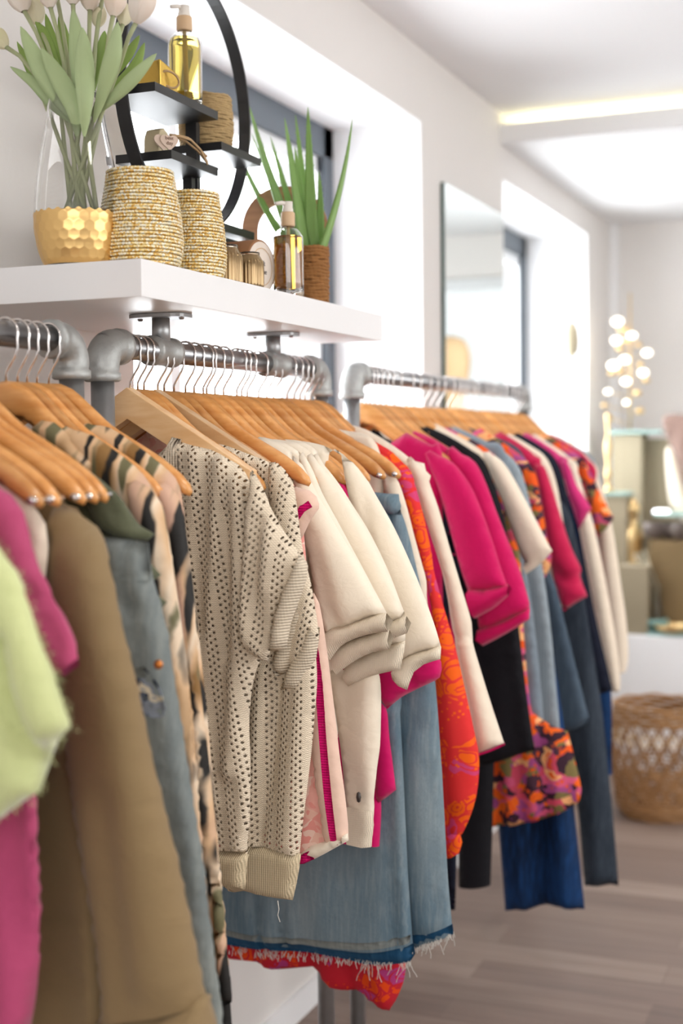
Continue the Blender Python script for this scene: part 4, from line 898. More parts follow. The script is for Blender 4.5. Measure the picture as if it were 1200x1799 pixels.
# ---------------------------------------------------------------- hangers carrying them
rh = random.Random(5)
for i, (y, k, lb) in enumerate([(1.17, 'std', 'nearest hanger, under the lime green knit'), (1.29, 'std', 'hanger inside the rose pink blouse'), (1.345, 'clip', 'lowest orange brown tip with silver cap at the left edge'),
    (1.377, 'clip', 'bare tip with silver cap just right of the lowest one'), (1.435, 'clip', 'broad bare arm running over the khaki coat'), (1.46, 'clip', 'middle of three silver capped tips over the coat'),
    (1.497, 'clip', 'furthest of three silver capped tips, above the olive dress'), (1.61, 'std', 'hanger inside the nearer print blouse'),
    (1.637, 'std', 'hanger just behind the nearer print blouse'), (1.66, 'std', 'hanger between the two print blouses'), (1.685, 'std', 'hanger inside the further print blouse'), (1.715, 'bare', 'last hanger before the elbow, long bare arm over the print blouse')]):
    hang(y, lb if 'hanger' in lb else 'wooden hanger, '+lb, k, rh.uniform(-.03, .03), 0, 'wooden hangers on the left rail')
mid = [(1.946, 'pale', 'pale straight wooden hanger nearest the upright of the middle rail'), (1.97, 'std', 'hanger of the first eyelet jumper'), (1.99, 'std', 'second curved hanger behind the pale straight one'),
  (2.036, 'pale', 'second pale straight hanger with light top edge'), (2.058, 'std', 'curved hanger just before the first tee fitting'), (2.092, 'std', 'hanger of the pink taped top'), (2.133, 'bare', 'big bare arm crossing in front of the cream sweatshirts'),
  (2.165, 'std', 'hanger inside the nearest cream sweatshirt'), (2.20, 'std', 'hanger inside the second cream sweatshirt'), (2.213, 'std', 'hanger in the cream group, fourth after the tee'), (2.245, 'std', 'hanger inside the third cream sweatshirt'), (2.28, 'std', 'hanger inside the fourth cream sweatshirt'),
  (2.335, 'std', 'hanger in the last cream sweatshirt'), (2.356, 'std', 'hanger right after the last cream sweatshirt'), (2.38, 'std', 'hanger second after the last cream sweatshirt'), (2.43, 'std', 'hanger of the magenta t-shirt'), (2.468, 'std', 'hanger at the second tee fitting'),
  (2.50, 'clip', 'lower bare tip with dark cap above the denim waistband'), (2.565, 'clip', 'higher bare tip above the denim waistband'), (2.60, 'std', 'hanger behind the denim skirt'), (2.63, 'std', 'hanger beside the orange print blouse'), (2.655, 'std', 'hanger inside the orange print blouse'), (2.685, 'std', 'hanger next to the far elbow'), (2.712, 'std', 'last hanger on the middle rail')]
for y, k, lb in mid: hang(y, lb if 'hanger' in lb else 'wooden hanger, '+lb, k, rh.uniform(-.05, .05), 0, 'wooden hangers on the middle rail')
far = [2.988, 3.015, 3.04, 3.073, 3.11, 3.15, 3.21, 3.30, 3.36, 3.44, 3.5, 3.56, 3.645, 3.70, 3.74, 3.78, 3.83, 3.87, 3.97, 4.02, 4.06, 4.12, 4.18, 4.27, 4.32, 4.36, 4.41]
near = {2.988: 'nearer magenta jumper', 3.015: 'dark navy shirt', 3.073: 'further magenta jumper', 3.21: 'black knitted dress', 3.30: 'ecru t-shirt', 3.36: 'dark floral dress', 3.44: 'striped shirt', 3.56: 'dark floral blouse', 3.70: 'crimson jumper', 3.78: 'ecru blouse edge', 3.87: 'navy jersey dress', 3.97: 'raspberry t-shirt', 4.06: 'nearer long sleeve ecru blouse', 4.18: 'orange floral top', 4.27: 'far crimson blouse', 4.32: 'further long sleeve ecru blouse', 4.41: 'chambray shirt'}
ks = list(near)
for y in far:
    if y in near: lb = 'blurred wooden hanger holding the '+near[y]
    else:
        a = max([k for k in ks if k < y], default=ks[0]); lb = 'blurred bare wooden hanger just behind the %s on the far rail' % near[a]
    hang(y, lb, 'std', rh.uniform(-.07, .07), 0, 'wooden hangers on the far rail')
# ---------------------------------------------------------------- things on the wall shelf
ZT = (ZS1+H0)*S
def spot(px, py):             # where a base seen at this pixel stands on the shelf top
    x, y = atz(px, py, ZS1); return Vector((x*S, y*S, ZT))
def at3(x, y): return Vector((x*S, y*S, ZT+.0003))
# vase with gold honeycomb foot
vc = at3(-1.205, 1.862)
e = empty('glass_vase', vc, 'tall clear glass vase with a hammered gold foot', 'vase')
vm = glass('clear_glass', (1, 1, 1), 0, 1.45)
R_ = [(.040, .0), (.050, .004), (.0585, .022), (.0645, .05), (.0655, .075), (.064, .10), (.0605, .13), (.054, .165), (.0465, .20), (.0410, .235), (.0405, .246)]
def smooth(prof, k=4):
    o = []
    for i in range(len(prof)-1):
        p0, p1, p2, p3 = prof[max(i-1, 0)], prof[i], prof[i+1], prof[min(i+2, len(prof)-1)]
        for j in range(k):
            t = j/k; o.append(tuple(.5*((2*p1[a])+(-p0[a]+p2[a])*t+(2*p0[a]-5*p1[a]+4*p2[a]-p3[a])*t*t+(-p0[a]+3*p1[a]-3*p2[a]+p3[a])*t**3) for a in (0, 1)))
    return o+[prof[-1]]
VS = .93
R_ = [(r*VS, z) for r, z in R_]
Rs = smooth(R_)
prof = [(0, 0.0005)]+Rs+[(r-.0018, z) for r, z in Rs[::-1] if z > .006]+[(0, .006)]
link('vase_body', MB().lathe(prof, vc, 56).me(), e, vm)
gm, nt, b = newmat('hammered_gold'); n = N(nt)
b.inputs['Base Color'].default_value = (*srgb('edc684'), 1); b.inputs['Metallic'].default_value = .9; b.inputs['Roughness'].default_value = .36
gp = [(r+.0008, z) for r, z in Rs if .003 < z < .078]
V = []; Fc = []; seg = 220; rows = 72
for i in range(rows):
    z = .004+.073*i/(rows-1); r = np.interp(z, [q[1] for q in Rs], [q[0] for q in Rs])+.0008
    for k in range(seg):
        a = 2*PI*k/seg; hz = .0125; hw = 2*PI/26; u = a/hw; v = (z+.002)/hz
        best = 9
        for rowi in (math.floor(v)-1, math.floor(v), math.floor(v)+1):
            for cu in (math.floor(u)-1, math.floor(u), math.floor(u)+1, math.floor(u)+2):
                cx_ = cu+(.5 if rowi % 2 else 0); cv = rowi+.5
                dd = math.hypot((u-cx_)*1.0, (v-cv)*.87)
                best = min(best, dd)
        q = -.0006*max(0, 1-(best/.52)**2)
        top = z+.0035*math.cos(a*26)*.5 if i == rows-1 else z
        V.append(vc+Vector(((r+q)*math.cos(a), (r+q)*math.sin(a), top)))
for i in range(rows-1):
    for k in range(seg): k2 = (k+1) % seg; Fc.append((i*seg+k, i*seg+k2, (i+1)*seg+k2, (i+1)*seg+k))
o = link('gold_foot', mesh(V, Fc), e, gm); o['label'] = 'hammered gold honeycomb foot'
# tulips, each a stem with leaves and a flower
def petalmat(name, c1, c2):
    mt, nt, b = newmat(name); n = N(nt); nz = n('ShaderNodeTexNoise', i_Scale=22.0, i_Detail=3.0); nt.links.new(coords(n, False, (1, 1, .4)), nz.inputs[0])
    c = n.mix(n.ramp(nz.outputs[0], [(.4, (0, 0, 0)), (.7, (1, 1, 1))]), c1, c2); nt.links.new(c, b.inputs['Base Color']); b.inputs['Roughness'].default_value = .6
    tr = n('ShaderNodeBsdfTranslucent'); nt.links.new(c, tr.inputs[0]); mx = n('ShaderNodeMixShader', i_0=.22)
    nt.links.new(b.outputs[0], mx.inputs[1]); nt.links.new(tr.outputs[0], mx.inputs[2]); nt.links.new(mx.outputs[0], nt.nodes['Material Output'].inputs[0]); return mt
M['stem'] = plain('tulip_stem', srgb('b0b78c'), .55, noise=.15); M['leaf'] = plain('tulip_leaf', srgb('b3c692'), .55, noise=.25, nscale=12)
M['leaf2'] = plain('tulip_leaf_deep', srgb('8fab55'), .55, noise=.25, nscale=12)
M['petal'] = petalmat('tulip_petal', srgb('fff6ec'), srgb('fbe6d4')); M['petal2'] = petalmat('tulip_petal_yellow', srgb('faf3d6'), srgb('ece5b0'))
VY = vc.y/S
def vpt(px, py, dy=0.0):
    x, z = aty(px, py, VY+dy); return Vector((x*S, (VY+dy)*S, (z+H0)*S))
def leaf(p, par, wd, mat, side):
    """p: midrib points, wd: half width"""
    V = []; Fc = []; n = 14; pts = []
    for i in range(n+1):
        t = i/n*(len(p)-1); k = min(int(t), len(p)-2); u = t-k
        p0, p1, p2, p3 = p[max(k-1, 0)], p[k], p[k+1], p[min(k+2, len(p)-1)]
        pts.append(.5*((2*p1)+(p2-p0)*u+(2*p0-5*p1+4*p2-p3)*u*u+(3*p1-p0-3*p2+p3)*u**3))
    for i, q in enumerate(pts):
        t = i/n; T_ = (pts[min(i+1, n)]-pts[max(i-1, 0)]).normalized()
        sd = T_.cross(side).normalized(); ww = .66*wd*(math.sin(PI*min(1, (.04+.96*t)**1.15))**.9)+.0004
        up = sd.cross(T_).normalized()
        for j, a in enumerate((-1, -.5, 0, .5, 1)):
            V.append(q+sd*ww*a+up*(.35*ww*a*a))
        for j, a in enumerate((-1, -.5, 0, .5, 1)):
            V.append(q+sd*ww*a+up*(.35*ww*a*a+.0007))
    for i in range(n):
        for j in range(4):
            a = i*10+j; Fc.append((a, a+1, a+11, a+10)); a += 5; Fc.append((a, a+10, a+11, a+1))
        for j, k in ((0, 5), (4, 9)): Fc.append((i*10+j, i*10+10+j, i*10+10+k, i*10+k))
    return link('leaf', mesh(V, Fc), par, mat)
view = Vector((vc.x, vc.y, 0)).normalized()
def tulip(head, mid_, foot, size, label, tilt, lv, yel=False, dyh=0.0, dyf=0.0):
    """head/mid/foot in survey pixels at the vase's distance"""
    H, Mi, Fo = vpt(*head, dyh), vpt(*mid_, dyh*.25), vpt(*foot, dyf)
    e = empty('tulip', Fo, label, 'flower', 'cream tulips in the glass vase')
    c1 = [Fo, Fo.lerp(Mi, .5), Mi, Mi.lerp(H, .5)+Vector((0, 0, .006)), H]
    link('stem', MB().tube(c1, [.0034, .0032, .003, .003, .0034], 10).me(), e, M['stem'])
    ax = (H-Mi).normalized().lerp(Vector(tilt).normalized(), .5).normalized(); bs = H-ax*.002
    Q = Vector((0, 0, 1)).rotation_difference(ax)
    fl = MB()
    for ring, (k0, sc) in enumerate(((0, 1.0), (.5, .93))):
        for k in range(3):
            a0 = 2*PI*(k+k0)/3; V = []; Fc = []; nu, nv = 8, 9
            for th in (0, .0008):
                for i in range(nv+1):
                    t = i/nv; rad = size*sc*(.62*math.sin(PI*min(1, t*.80+.06))**.75)*(1 if t < .7 else 1-.18*(t-.7)/.3)
                    hw = (1.15*math.sin(PI*(t*.86+.09))**.55)*(1 if t < .75 else max(.12, 1-1.1*(t-.75)/.25))
                    for j in range(nu+1):
                        a = a0+(j/nu-.5)*2*hw; r2 = rad*(1+.05*math.cos(6*(a-a0)))-th
                        V.append(Q @ Vector((r2*math.cos(a), r2*math.sin(a), t*size*1.75*sc))+bs)
            s0 = (nv+1)*(nu+1)
            for o_ in (0, s0):
                for i in range(nv):
                    for j in range(nu): a = o_+i*(nu+1)+j; Fc.append((a, a+1, a+nu+2, a+nu+1))
            fl.add(V, Fc)
    link('petals', fl.me(), e, M['petal2'] if yel else M['petal'])
    for pts, wd, deep in lv:
        leaf([vpt(*q) for q in pts], e, wd, M['leaf2'] if deep else M['leaf'], view)
    return e
D_ = 0
tulip((10, 82, ), (60, 130), (150, 370), .021, 'small yellowish tulip furthest left, cut by the frame', (-.6, 0, 1), [([(125, 215, -.01), (95, 185, -.01), (60, 145, -.02), (18, 117, -.02)], .013, 0), ([(112, 190, 0), (70, 150, 0), (48, 110, 0), (30, 73, .01)], .010, 1)], True)
tulip((42, 18), (85, 110), (165, 372), .030, 'large cream tulip at upper left of the bouquet', (-.25, 0, 1), [([(140, 225, -.03), (100, 165, -.04), (65, 105, -.05), (36, 46, -.05)], .021, 0)])
tulip((66, 40), (100, 130), (125, 375), .024, 'yellowish tulip behind the large upper left one', (-.1, 0, 1), [([(120, 200, .02), (98, 120, .03), (78, 60, .03), (62, 38, .03)], .012, 1)], True, .04)
tulip((88, 11), (112, 110), (140, 378), .027, 'cream tulip second along the top left', (-.1, 0, 1), [([(135, 240, -.035), (128, 185, -.05), (100, 130, -.05), (72, 84, -.05)], .020, 0)], False, -.02)
tulip((128, 5), (134, 110), (170, 372), .027, 'cream tulip above the tall middle leaf', (0, 0, 1), [([(142, 215, 0), (140, 140, -.02), (135, 70, -.02), (128, 15, -.01)], .018, 0)])
tulip((158, 16), (156, 110), (118, 376), .026, 'peach tinted tulip at the top centre', (0, 0, 1), [([(148, 240, -.04), (150, 170, -.055), (148, 100, -.05), (145, 48, -.05)], .020, 0)], False, .03)
tulip((172, 45), (165, 120), (135, 372), .019, 'half open tulip low behind the centre', (.1, 0, 1), [([(150, 210, .03), (170, 120, .03), (180, 80, .03), (184, 54, .03)], .012, 1)], True, .05)
tulip((199, 26), (185, 110), (128, 374), .027, 'cream tulip right of centre near the top', (.15, 0, 1), [([(165, 215, -.02), (185, 145, -.04), (200, 90, -.05), (207, 38, -.05)], .018, 0)], False, .02)
tulip((216, 42), (196, 120), (138, 374), .020, 'pale tulip just left of the large right one', (.2, 0, 1), [([(160, 205, .02), (190, 140, .02), (225, 95, .02), (245, 62, .02)], .011, 1)], True, .05)
tulip((240, 38), (212, 110), (112, 378), .031, 'large cream tulip at the right of the bouquet', (.25, 0, 1), [([(162, 205, -.01), (205, 165, -.02), (240, 130, -.02), (275, 94, -.01)], .014, 0), ([(165, 205, .02), (200, 160, .02), (235, 120, .03), (254, 75, .03)], .013, 1)], False, -.02)
tulip((100, -6), (118, 100), (150, 374), .027, 'cream tulip mostly above the frame, top left', (0, 0, 1), [([(118, 190, .03), (108, 120, .04), (92, 70, .04), (80, 24, .04)], .012, 1)], False, .06)
tulip((180, -4), (165, 100), (140, 374), .027, 'cream tulip mostly above the frame, top centre', (0, 0, 1), [([(150, 200, .03), (125, 120, .04), (112, 60, .05), (104, 25, .05)], .012, 1)], False, .06)
# beaded candle holders: rows of glass seed beads wound on a glass cup
bm_, nt, b = newmat('gold_beads'); n = N(nt)
gi = n('ShaderNodeTexNoise', i_Scale=60.0, i_Detail=2.0); nt.links.new(coords(n, False), gi.inputs[0])
wn = n('ShaderNodeTexVoronoi', i_Scale=330.0); nt.links.new(coords(n, False), wn.inputs[0])
sc_ = n('ShaderNodeSeparateColor'); nt.links.new(wn.outputs['Color'], sc_.inputs[0])
c = n.ramp(sc_.outputs[0], [(0, srgb('e0b562')), (.3, srgb('f0d794')), (.55, srgb('fbf0cf')), (.85, srgb('ece8d6')), (1, srgb('cf9f4c'))], 'CONSTANT')
nt.links.new(n.mix(n.ramp(gi.outputs[0], [(.6, (0, 0, 0)), (.75, (.7, .7, .7))]), c, srgb('d8dacb')), b.inputs['Base Color'])
b.inputs['Metallic'].default_value = .2; b.inputs['Roughness'].default_value = .2
def beaded(c, h, prof, label, rows=40):
    e = empty('candle_holder', c, label, 'candle holder', 'gold beaded candle holders')
    P = smooth(prof, 6); zz = [q[1] for q in P]; rr_ = [q[0] for q in P]
    cup = [(0, .001)]+[(r-.0022, max(z, .001)) for r, z in P]+[(r-.004, z) for r, z in P[::-1] if z > .004]+[(0, .004)]
    link('glass_cup', MB().lathe(cup, c, 40).me(), e, plain_gold)
    V = []; Fc = []; q = 6
    for i in range(rows):
        z = h*(i+.5)/rows; r = float(np.interp(z, zz, rr_)); rad = h/rows*.5
        seg = int(2*PI*r/(rad*2*.95))*4; s0 = len(V); ph = random.random()*6
        wz = .35*rad*math.sin(i*1.7)
        for k in range(seg):
            a = 2*PI*k/seg; bulge = abs(math.sin(a*seg/8+ph)); rr2 = rad*(.70+.35*bulge)
            zc = z+wz*math.sin(2*a+i*.6)*.6
            for m_ in range(q):
                t = 2*PI*m_/q+.3
                V.append(c+Vector(((r+rr2*math.cos(t))*math.cos(a), (r+rr2*math.cos(t))*math.sin(a), zc+rr2*math.sin(t))))
        for k in range(seg):
            k2 = (k+1) % seg
            for m_ in range(q): m2 = (m_+1) % q; Fc.append((s0+k*q+m_, s0+k2*q+m_, s0+k2*q+m2, s0+k*q+m2))
    o = link('bead_rows', mesh(V, Fc), e, bm_); return e
plain_gold = plain('cup_gold', srgb('c9a358'), .4, .6)
bp = lambda h, w: [(w*.80, 0), (w*.93, h*.08), (w, h*.25), (w*.985, h*.42), (w*.93, h*.62), (w*.85, h*.80), (w*.80, h*.93), (w*.785, h)]
beaded(at3(-1.125, 1.921), .141, bp(.141, .0590), 'larger gold beaded candle holder next to the vase', 29)
beaded(at3(-1.120, 2.088), .134, bp(.134, .0490), 'smaller gold beaded candle holder behind the larger one', 28)
# ribbed gold glass jars
jm = plain('ribbed_gold_glass', srgb('927a58'), .14, .7)
jt = glass('smoky_glass', (.85, .78, .66), .02)
def jar(c, r, h, label):
    e = empty('ribbed_jar', c, label, 'glass jar', 'ribbed gold glass jars')
    pr = smooth([(r*.86, 0), (r*.97, h*.06), (r, h*.2), (r, h*.6), (r*.96, h*.74), (r*.80, h*.86), (r*.70, h*.93)], 4)
    link('jar_body', MB().lathe([(0, .0)]+pr, c, 144, mod=lambda a, z: 1+(.028*math.cos(a*26) if h*.04 < z < h*.80 else 0)).me(), e, jm)
    link('jar_rim', MB().lathe([(r*.70, h*.925), (r*.72, h*.93), (r*.72, h), (r*.66, h), (r*.66, h*.93)], c, 40).me(), e, jt)
jar(at3(-1.100, 2.172), .0255, .064, 'ribbed gold glass jar touching the smaller candle holder')
jar(at3(-1.084, 2.232), .0225, .058, 'ribbed gold glass jar in front of the round gift tube')
# round gift tube lying on its side with a pale printed label
e = empty('gift_tube', at3(-1.160, 2.332), 'brown round tube lying on its side with pale round label', 'tube')
tc_ = at3(-1.160, 2.332)+Vector((0, 0, .046)); ax = Vector((1, -.12, 0)).normalized()
kr = plain('kraft_tube', srgb('9a6a42'), .7, noise=.2); lab = plain('paper_label', srgb('e7d9cc'), .75, noise=.05)
link('tube_body', MB().lathe([(0, -.05), (.046, -.05), (.046, .048), (.044, .05), (0, .05)], tc_, 48, ax).me(), e, kr)
link('paper_label', MB().lathe([(0, .0508), (.041, .0508), (.042, .0500)], tc_, 48, ax).me(), e, lab)
link('label_ring', MB().lathe([(.030, .0512), (.0315, .0512), (.0315, .0507), (.030, .0507)], tc_, 48, ax).me(), e, plain('label_gold', srgb('d5b184'), .5))
tm = plain('label_ink', srgb('77716f'), .8)
def text(body, size, c, ax, name, par, mat, ext=.0003, al=0.0):
    cu = bpy.data.curves.new('t', 'FONT'); cu.body = body; cu.size = size; cu.align_x = 'CENTER'; cu.align_y = 'CENTER'; cu.extrude = ext
    tmp = bpy.data.objects.new('t', cu); C.objects.link(tmp)
    dg = bpy.context.evaluated_depsgraph_get(); me = bpy.data.meshes.new_from_object(tmp.evaluated_get(dg)); bpy.data.objects.remove(tmp)
    z = Vector(ax).normalized(); x = Vector((0, 0, 1)).cross(z).normalized(); y = z.cross(x)
    R = Matrix((x, y, z)).transposed().to_4x4() @ Matrix.Rotation(al, 4, 'Z'); R.translation = Vector(c); me.transform(R)
    return link(name, me, par, mat, False)
text('soft', .012, tc_+ax*.0514+Vector((0, 0, .006)), ax, 'label_text', e, tm); text('home', .012, tc_+ax*.0514+Vector((0, 0, -.008)), ax, 'label_text', e, tm)
# pump bottles
def bottle(c, r, h, label, liq, ph):
    e = empty('pump_bottle', c, label, 'bottle', 'pump bottles')
    bp_ = smooth([(r*.9, 0), (r, .004), (r, h*.4), (r, h*.78), (r*.93, h*.86), (r*.70, h*.93), (r*.45, h*.965), (r*.40, h)], 4)
    link('bottle_body', MB().lathe([(0, 0)]+bp_+[(q[0]-.0015, q[1]) for q in bp_[::-1] if q[1] > .004]+[(0, .004)], c, 40).me(), e, vm)
    lq = [(0, .0042)]+[(q[0]-.0019, q[1]) for q in bp_ if .0045 < q[1] < h*ph]
    lq += [(lq[-1][0], h*ph), (0, h*ph)]
    link('liquid', MB().lathe(lq, c, 36).me(), e, liq)
    link('dip_tube', MB().tube([c+Vector((0, 0, h)), c+Vector((.002, 0, .012))], .0032, 10).me(), e, plain('tube_plastic', srgb('d9c27a'), .4))
    link('wooden_collar', MB().lathe([(0, h-.002), (r*.44, h-.002), (r*.46, h), (r*.46, h+.020), (r*.42, h+.022), (0, h+.022)], c, 30).me(), e, M['tan'])
    pm = MB().lathe([(0, h+.02), (r*.36, h+.02), (r*.36, h+.027), (r*.32, h+.030), (r*.32, h+.040), (0, h+.041)], c, 24)
    pm.tube([c+Vector((0, 0, h+.036)), c+Vector((-.006, -.012, h+.037)), c+Vector((-.012, -.024, h+.034))], [.0035, .0035, .003], 10)
    link('pump_head', pm.me(), e, M['plastic'])
    return e
M['tan'] = plain('pale_wood_collar', srgb('d7b58f'), .5); M['plastic'] = plain('cream_plastic', srgb('ece4da'), .3)
def liquid(name, col):
    mt, nt, b = newmat(name); b.inputs['Base Color'].default_value = (*col, 1); b.inputs['Transmission Weight'].default_value = .92; b.inputs['Roughness'].default_value = .02; b.inputs['IOR'].default_value = 1.36; return mt
bottle(at3(-1.080, 2.392), .0262, .122, 'amber pump bottle standing near the aloe pot on the white shelf', liquid('amber_soap', srgb('cf9a3c')), .84)
# aloe in a rope pot
pc = at3(-1.108, 2.555)
e = empty('potted_aloe', pc, 'green spiky aloe in a brown coiled rope pot', 'plant')
rope = plain('rope', srgb('a9743f'), .9, noise=.4, nscale=90, bump=.8, bscale=300)
def coil(c, h, rf, rows, rad, mat, name, par, seed=0):
    m_ = MB(); g_ = random.Random(seed)
    for i in range(rows):
        z = rad+(h-2*rad)*i/(rows-1); r = rf(z/h)-rad; pts = []
        w1, w2 = g_.uniform(0, 6), g_.uniform(0, 6)
        pts = [c+Vector(((r+.0008*math.sin(7*a+w1))*math.cos(a), (r+.0008*math.sin(7*a+w1))*math.sin(a), z+.0009*math.sin(5*a+w2))) for a in [2*PI*k/72 for k in range(73)]]
        m_.tube(pts, [rad*(1+.16*math.sin(k*2.1+i)) for k in range(73)], 7, False)
    return link(name, m_.me(), par, mat)
coil(pc, .105, lambda t: .036+.002*t, 17, .0038, rope, 'rope_pot', e)
link('soil', MB().lathe([(0, .085), (.030, .085), (.031, .004), (0, .004)], pc, 24).me(), e, plain('soil', (.05, .035, .02), .95))
al = plain('aloe_green', srgb('86ad5c'), .4, noise=.25, nscale=14)
def aloe(base, tip, bow, wd, seed):
    b0 = pc+Vector((0, 0, .07))+Vector(base); x, z = aty(tip[0], tip[1], tip[2]); t1 = Vector((x*S, tip[2]*S, (z+H0)*S)); V = []; Fc = []; n = 16; g_ = random.Random(seed)
    mid_ = b0.lerp(t1, .5)+Vector(bow); pts = [b0*(1-t)**2+mid_*2*t*(1-t)+t1*t*t for t in [i/n for i in range(n+1)]]
    outw = Vector((t1.x-pc.x, t1.y-pc.y, 0)); outw = outw.normalized() if outw.length > .004 else Vector((1, 0, 0))
    sp_ = MB()
    for i, q in enumerate(pts):
        t = i/n; T_ = (pts[min(i+1, n)]-pts[max(i-1, 0)]).normalized(); sd = T_.cross(outw).normalized(); up = sd.cross(T_).normalized()
        ww = wd*1.15*(1-t)**.7*(1 if t > .1 else .8+2*t)+.0004
        for a, hgt in ((-1, .3), (-.6, -.35), (0, -.7), (.6, -.35), (1, .3), (.5, .2), (0, .1), (-.5, .2)): V.append(q+sd*ww*a+up*ww*hgt*-1)
        if 1 < i < n-1:
            for s_ in (-1, 1):
                p_ = q+sd*ww*s_*.97-up*ww*.25; sp_.tube([p_, p_+sd*s_*.0022+T_*.0016], [.0010, .0001], 5)
    for i in range(n):
        for k in range(8): k2 = (k+1) % 8; Fc.append((i*8+k, i*8+k2, i*8+8+k2, i*8+8+k))
    o = link('leaf', mesh(V, Fc), e, al); link('spines', sp_.me(), o, al)
for k, a in enumerate([((-.008, -.01, 0), (437, 183, 2.62), (-.012, 0, .0), .0135), ((.0, -.012, 0), (500, 207, 2.58), (0, 0, 0), .0135), ((.006, 0, 0), (541, 188, 2.62), (0, 0, 0), .0125), ((.012, -.004, 0), (619, 208, 2.58), (.018, 0, -.012), .0125),
    ((-.008, .006, 0), (475, 240, 2.66), (0, 0, 0), .010), ((.004, .010, 0), (519, 202, 2.68), (0, 0, 0), .009), ((-.014, 0, 0), (408, 240, 2.68), (-.02, 0, -.005), .010), ((-.010, .012, 0), (442, 234, 2.66), (-.006, 0, 0), .008), ((.0, .0, 0), (518, 258, 2.64), (0, 0, 0), .012), ((.012, .010, 0), (560, 300, 2.66), (.01, 0, 0), .010)]): aloe(*a, k)
# arched wooden ornament with a gold vessel in front of the opening
ac = at3(-1.205, 2.655)
e = empty('wooden_arch', ac, 'brown wooden arch behind the aloe, open in the middle', 'ornament')
wm = wood('walnut', srgb('8a5b3a'), srgb('b07f5a'), (8, 8, 60), .6)
def archpoly(w_, h, n=20): return [(-w_, 0)]+[(-w_*math.cos(PI*k/n), h-w_+w_*math.sin(PI*k/n)) for k in range(n+1)]+[(w_, 0)]
ux = Vector((.92, .39, 0)); V = []; Fc = []
Aout, Ain = archpoly(.082, .236), archpoly(.052, .205); na = len(Aout)
for d in (-.011, .011):
    for poly in (Aout, Ain):
        for a, b_ in poly: V.append(ac+ux*a+Vector((-.39, .92, 0))*d+Vector((0, 0, b_)))
for i in range(na-1):
    for o_ in (0, 2*na): Fc.append((o_+i, o_+i+1, o_+na+i+1, o_+na+i))
    Fc.append((i, i+1, 2*na+i+1, 2*na+i)); Fc.append((na+i, na+i+1, 3*na+i+1, 3*na+i))
Fc += [(0, na, 3*na, 2*na), (na-1, 2*na-1, 4*na-1, 3*na-1)]
mm_ = MB().add(V, Fc); link('arch_frame', mm_.me(.0015), e, wm, False)
single('amber_flask', MB().lathe(smooth([(.001, 0), (.018, .002), (.020, .05), (.016, .085), (.010, .105), (.010, .12)]), at3(-1.163, 2.700), 24).me(), liquid('amber_glass', srgb('e8a230')), 'small amber flask glowing behind the aloe leaves', 'bottle')
# pale wooden box carrying the round shelf unit
bx = MB(); xb = -1.27
bx.box(Wp(xb-.075, 2.12, ZS1+.0003), Wp(xb+.055, 2.545, ZS1+.112))
single('wooden_box', bx.me(.002), wood('pale_pine', srgb('cdb596'), srgb('e0cdb2'), (30, 6, 60), .6), 'pale wooden box under the round black shelf', 'box', smooth=False)
zb = ZS1+.1125
# round black shelf unit
yc, rad, zc = 2.352, .25, zb+.252+.018
e = empty('ring_shelf', Wp(xb, yc, zb), 'round black metal shelf unit with four small stepped boards', 'shelf')
V = []; Fc = []; ns = 96; hw = .0115*1.0; th = .0045
for k in range(ns):
    a = 2*PI*k/ns
    for rr2, xx in ((rad*S-th, -hw), (rad*S, -hw), (rad*S, hw), (rad*S-th, hw)):
        V.append(Vector((xb*S+xx, yc*S+rr2*math.cos(a), (zc+H0)*S+rr2*math.sin(a))))
for k in range(ns):
    k2 = (k+1) % ns
    for j in range(4): j2 = (j+1) % 4; Fc.append((k*4+j, k2*4+j, k2*4+j2, k*4+j2))
link('ring_frame', MB().add(V, Fc).me(.0006), e, M['black'], False)
bw = .058; th_ = .016
BD = [(2.126, 2.366, .635), (2.181, 2.363, .528), (2.378, 2.556, .5815), (2.34, 2.519, .427)]
for i, (a, b_, z) in enumerate(BD):
    k = MB(); k.box(Wp(xb-bw, a, z-th_), Wp(xb+bw, b_, z)); link('board', k.me(.0006), e, M['black'], False)
k = MB(); k.box(Wp(xb-.012, 2.3635, .427), Wp(xb+.012, 2.3775, .62)); link('post', k.me(.0004), e, M['black'], False)
k = MB(); k.box(Wp(xb-.05, 2.27, zb), Wp(xb+.05, 2.47, zb+.012)); link('foot_plate', k.me(.0006), e, M['black'], False)
k = MB(); k.box(Wp(xb-.01, 2.345, zb+.012), Wp(xb+.01, 2.36, .53)); link('post', k.me(.0004), e, M['black'], False)
# things on the ring shelf's boards
def on(x, y, z): return Wp(x, y, z)+Vector((0, 0, .0004))
bottle(on(xb+.012, 2.322, .635), .0290, .132, 'yellow soap pump bottle on the top black board', liquid('yellow_soap', srgb('efd76a')), .88)
gw = MB(); cb = on(xb+.004, 2.215, .635)
q = [(-.030, -.022, 0), (.026, -.024, 0), (.030, .022, 0), (-.026, .024, 0), (-.035, -.026, .040), (.030, -.030, .050), (.036, .026, .034), (-.030, .028, .054)]
gw.add([cb+Vector(p) for p in q], [(0, 3, 2, 1), (0, 1, 5, 4), (1, 2, 6, 5), (2, 3, 7, 6), (3, 0, 4, 7), (4, 5, 6), (4, 6, 7)])
gfoil = plain('gold_foil', srgb('d9b45a'), .25, .9, noise=.2, bump=.3, bscale=60)
e = empty('gift_parcel', cb, 'creased gold foil parcel with twine on the top black board', 'parcel')
link('wrapping', gw.me(.002), e, gfoil, False)
tw = plain('twine', srgb('c0a078'), .9, bump=.6, bscale=500)
link('twine', MB().tube([cb+Vector((.034+.010*math.cos(a), -.006+.014*math.cos(a+.5), .022+.012*math.sin(a))) for a in [2*PI*k/24 for k in range(25)]], .0018, 8).me(), e, tw)
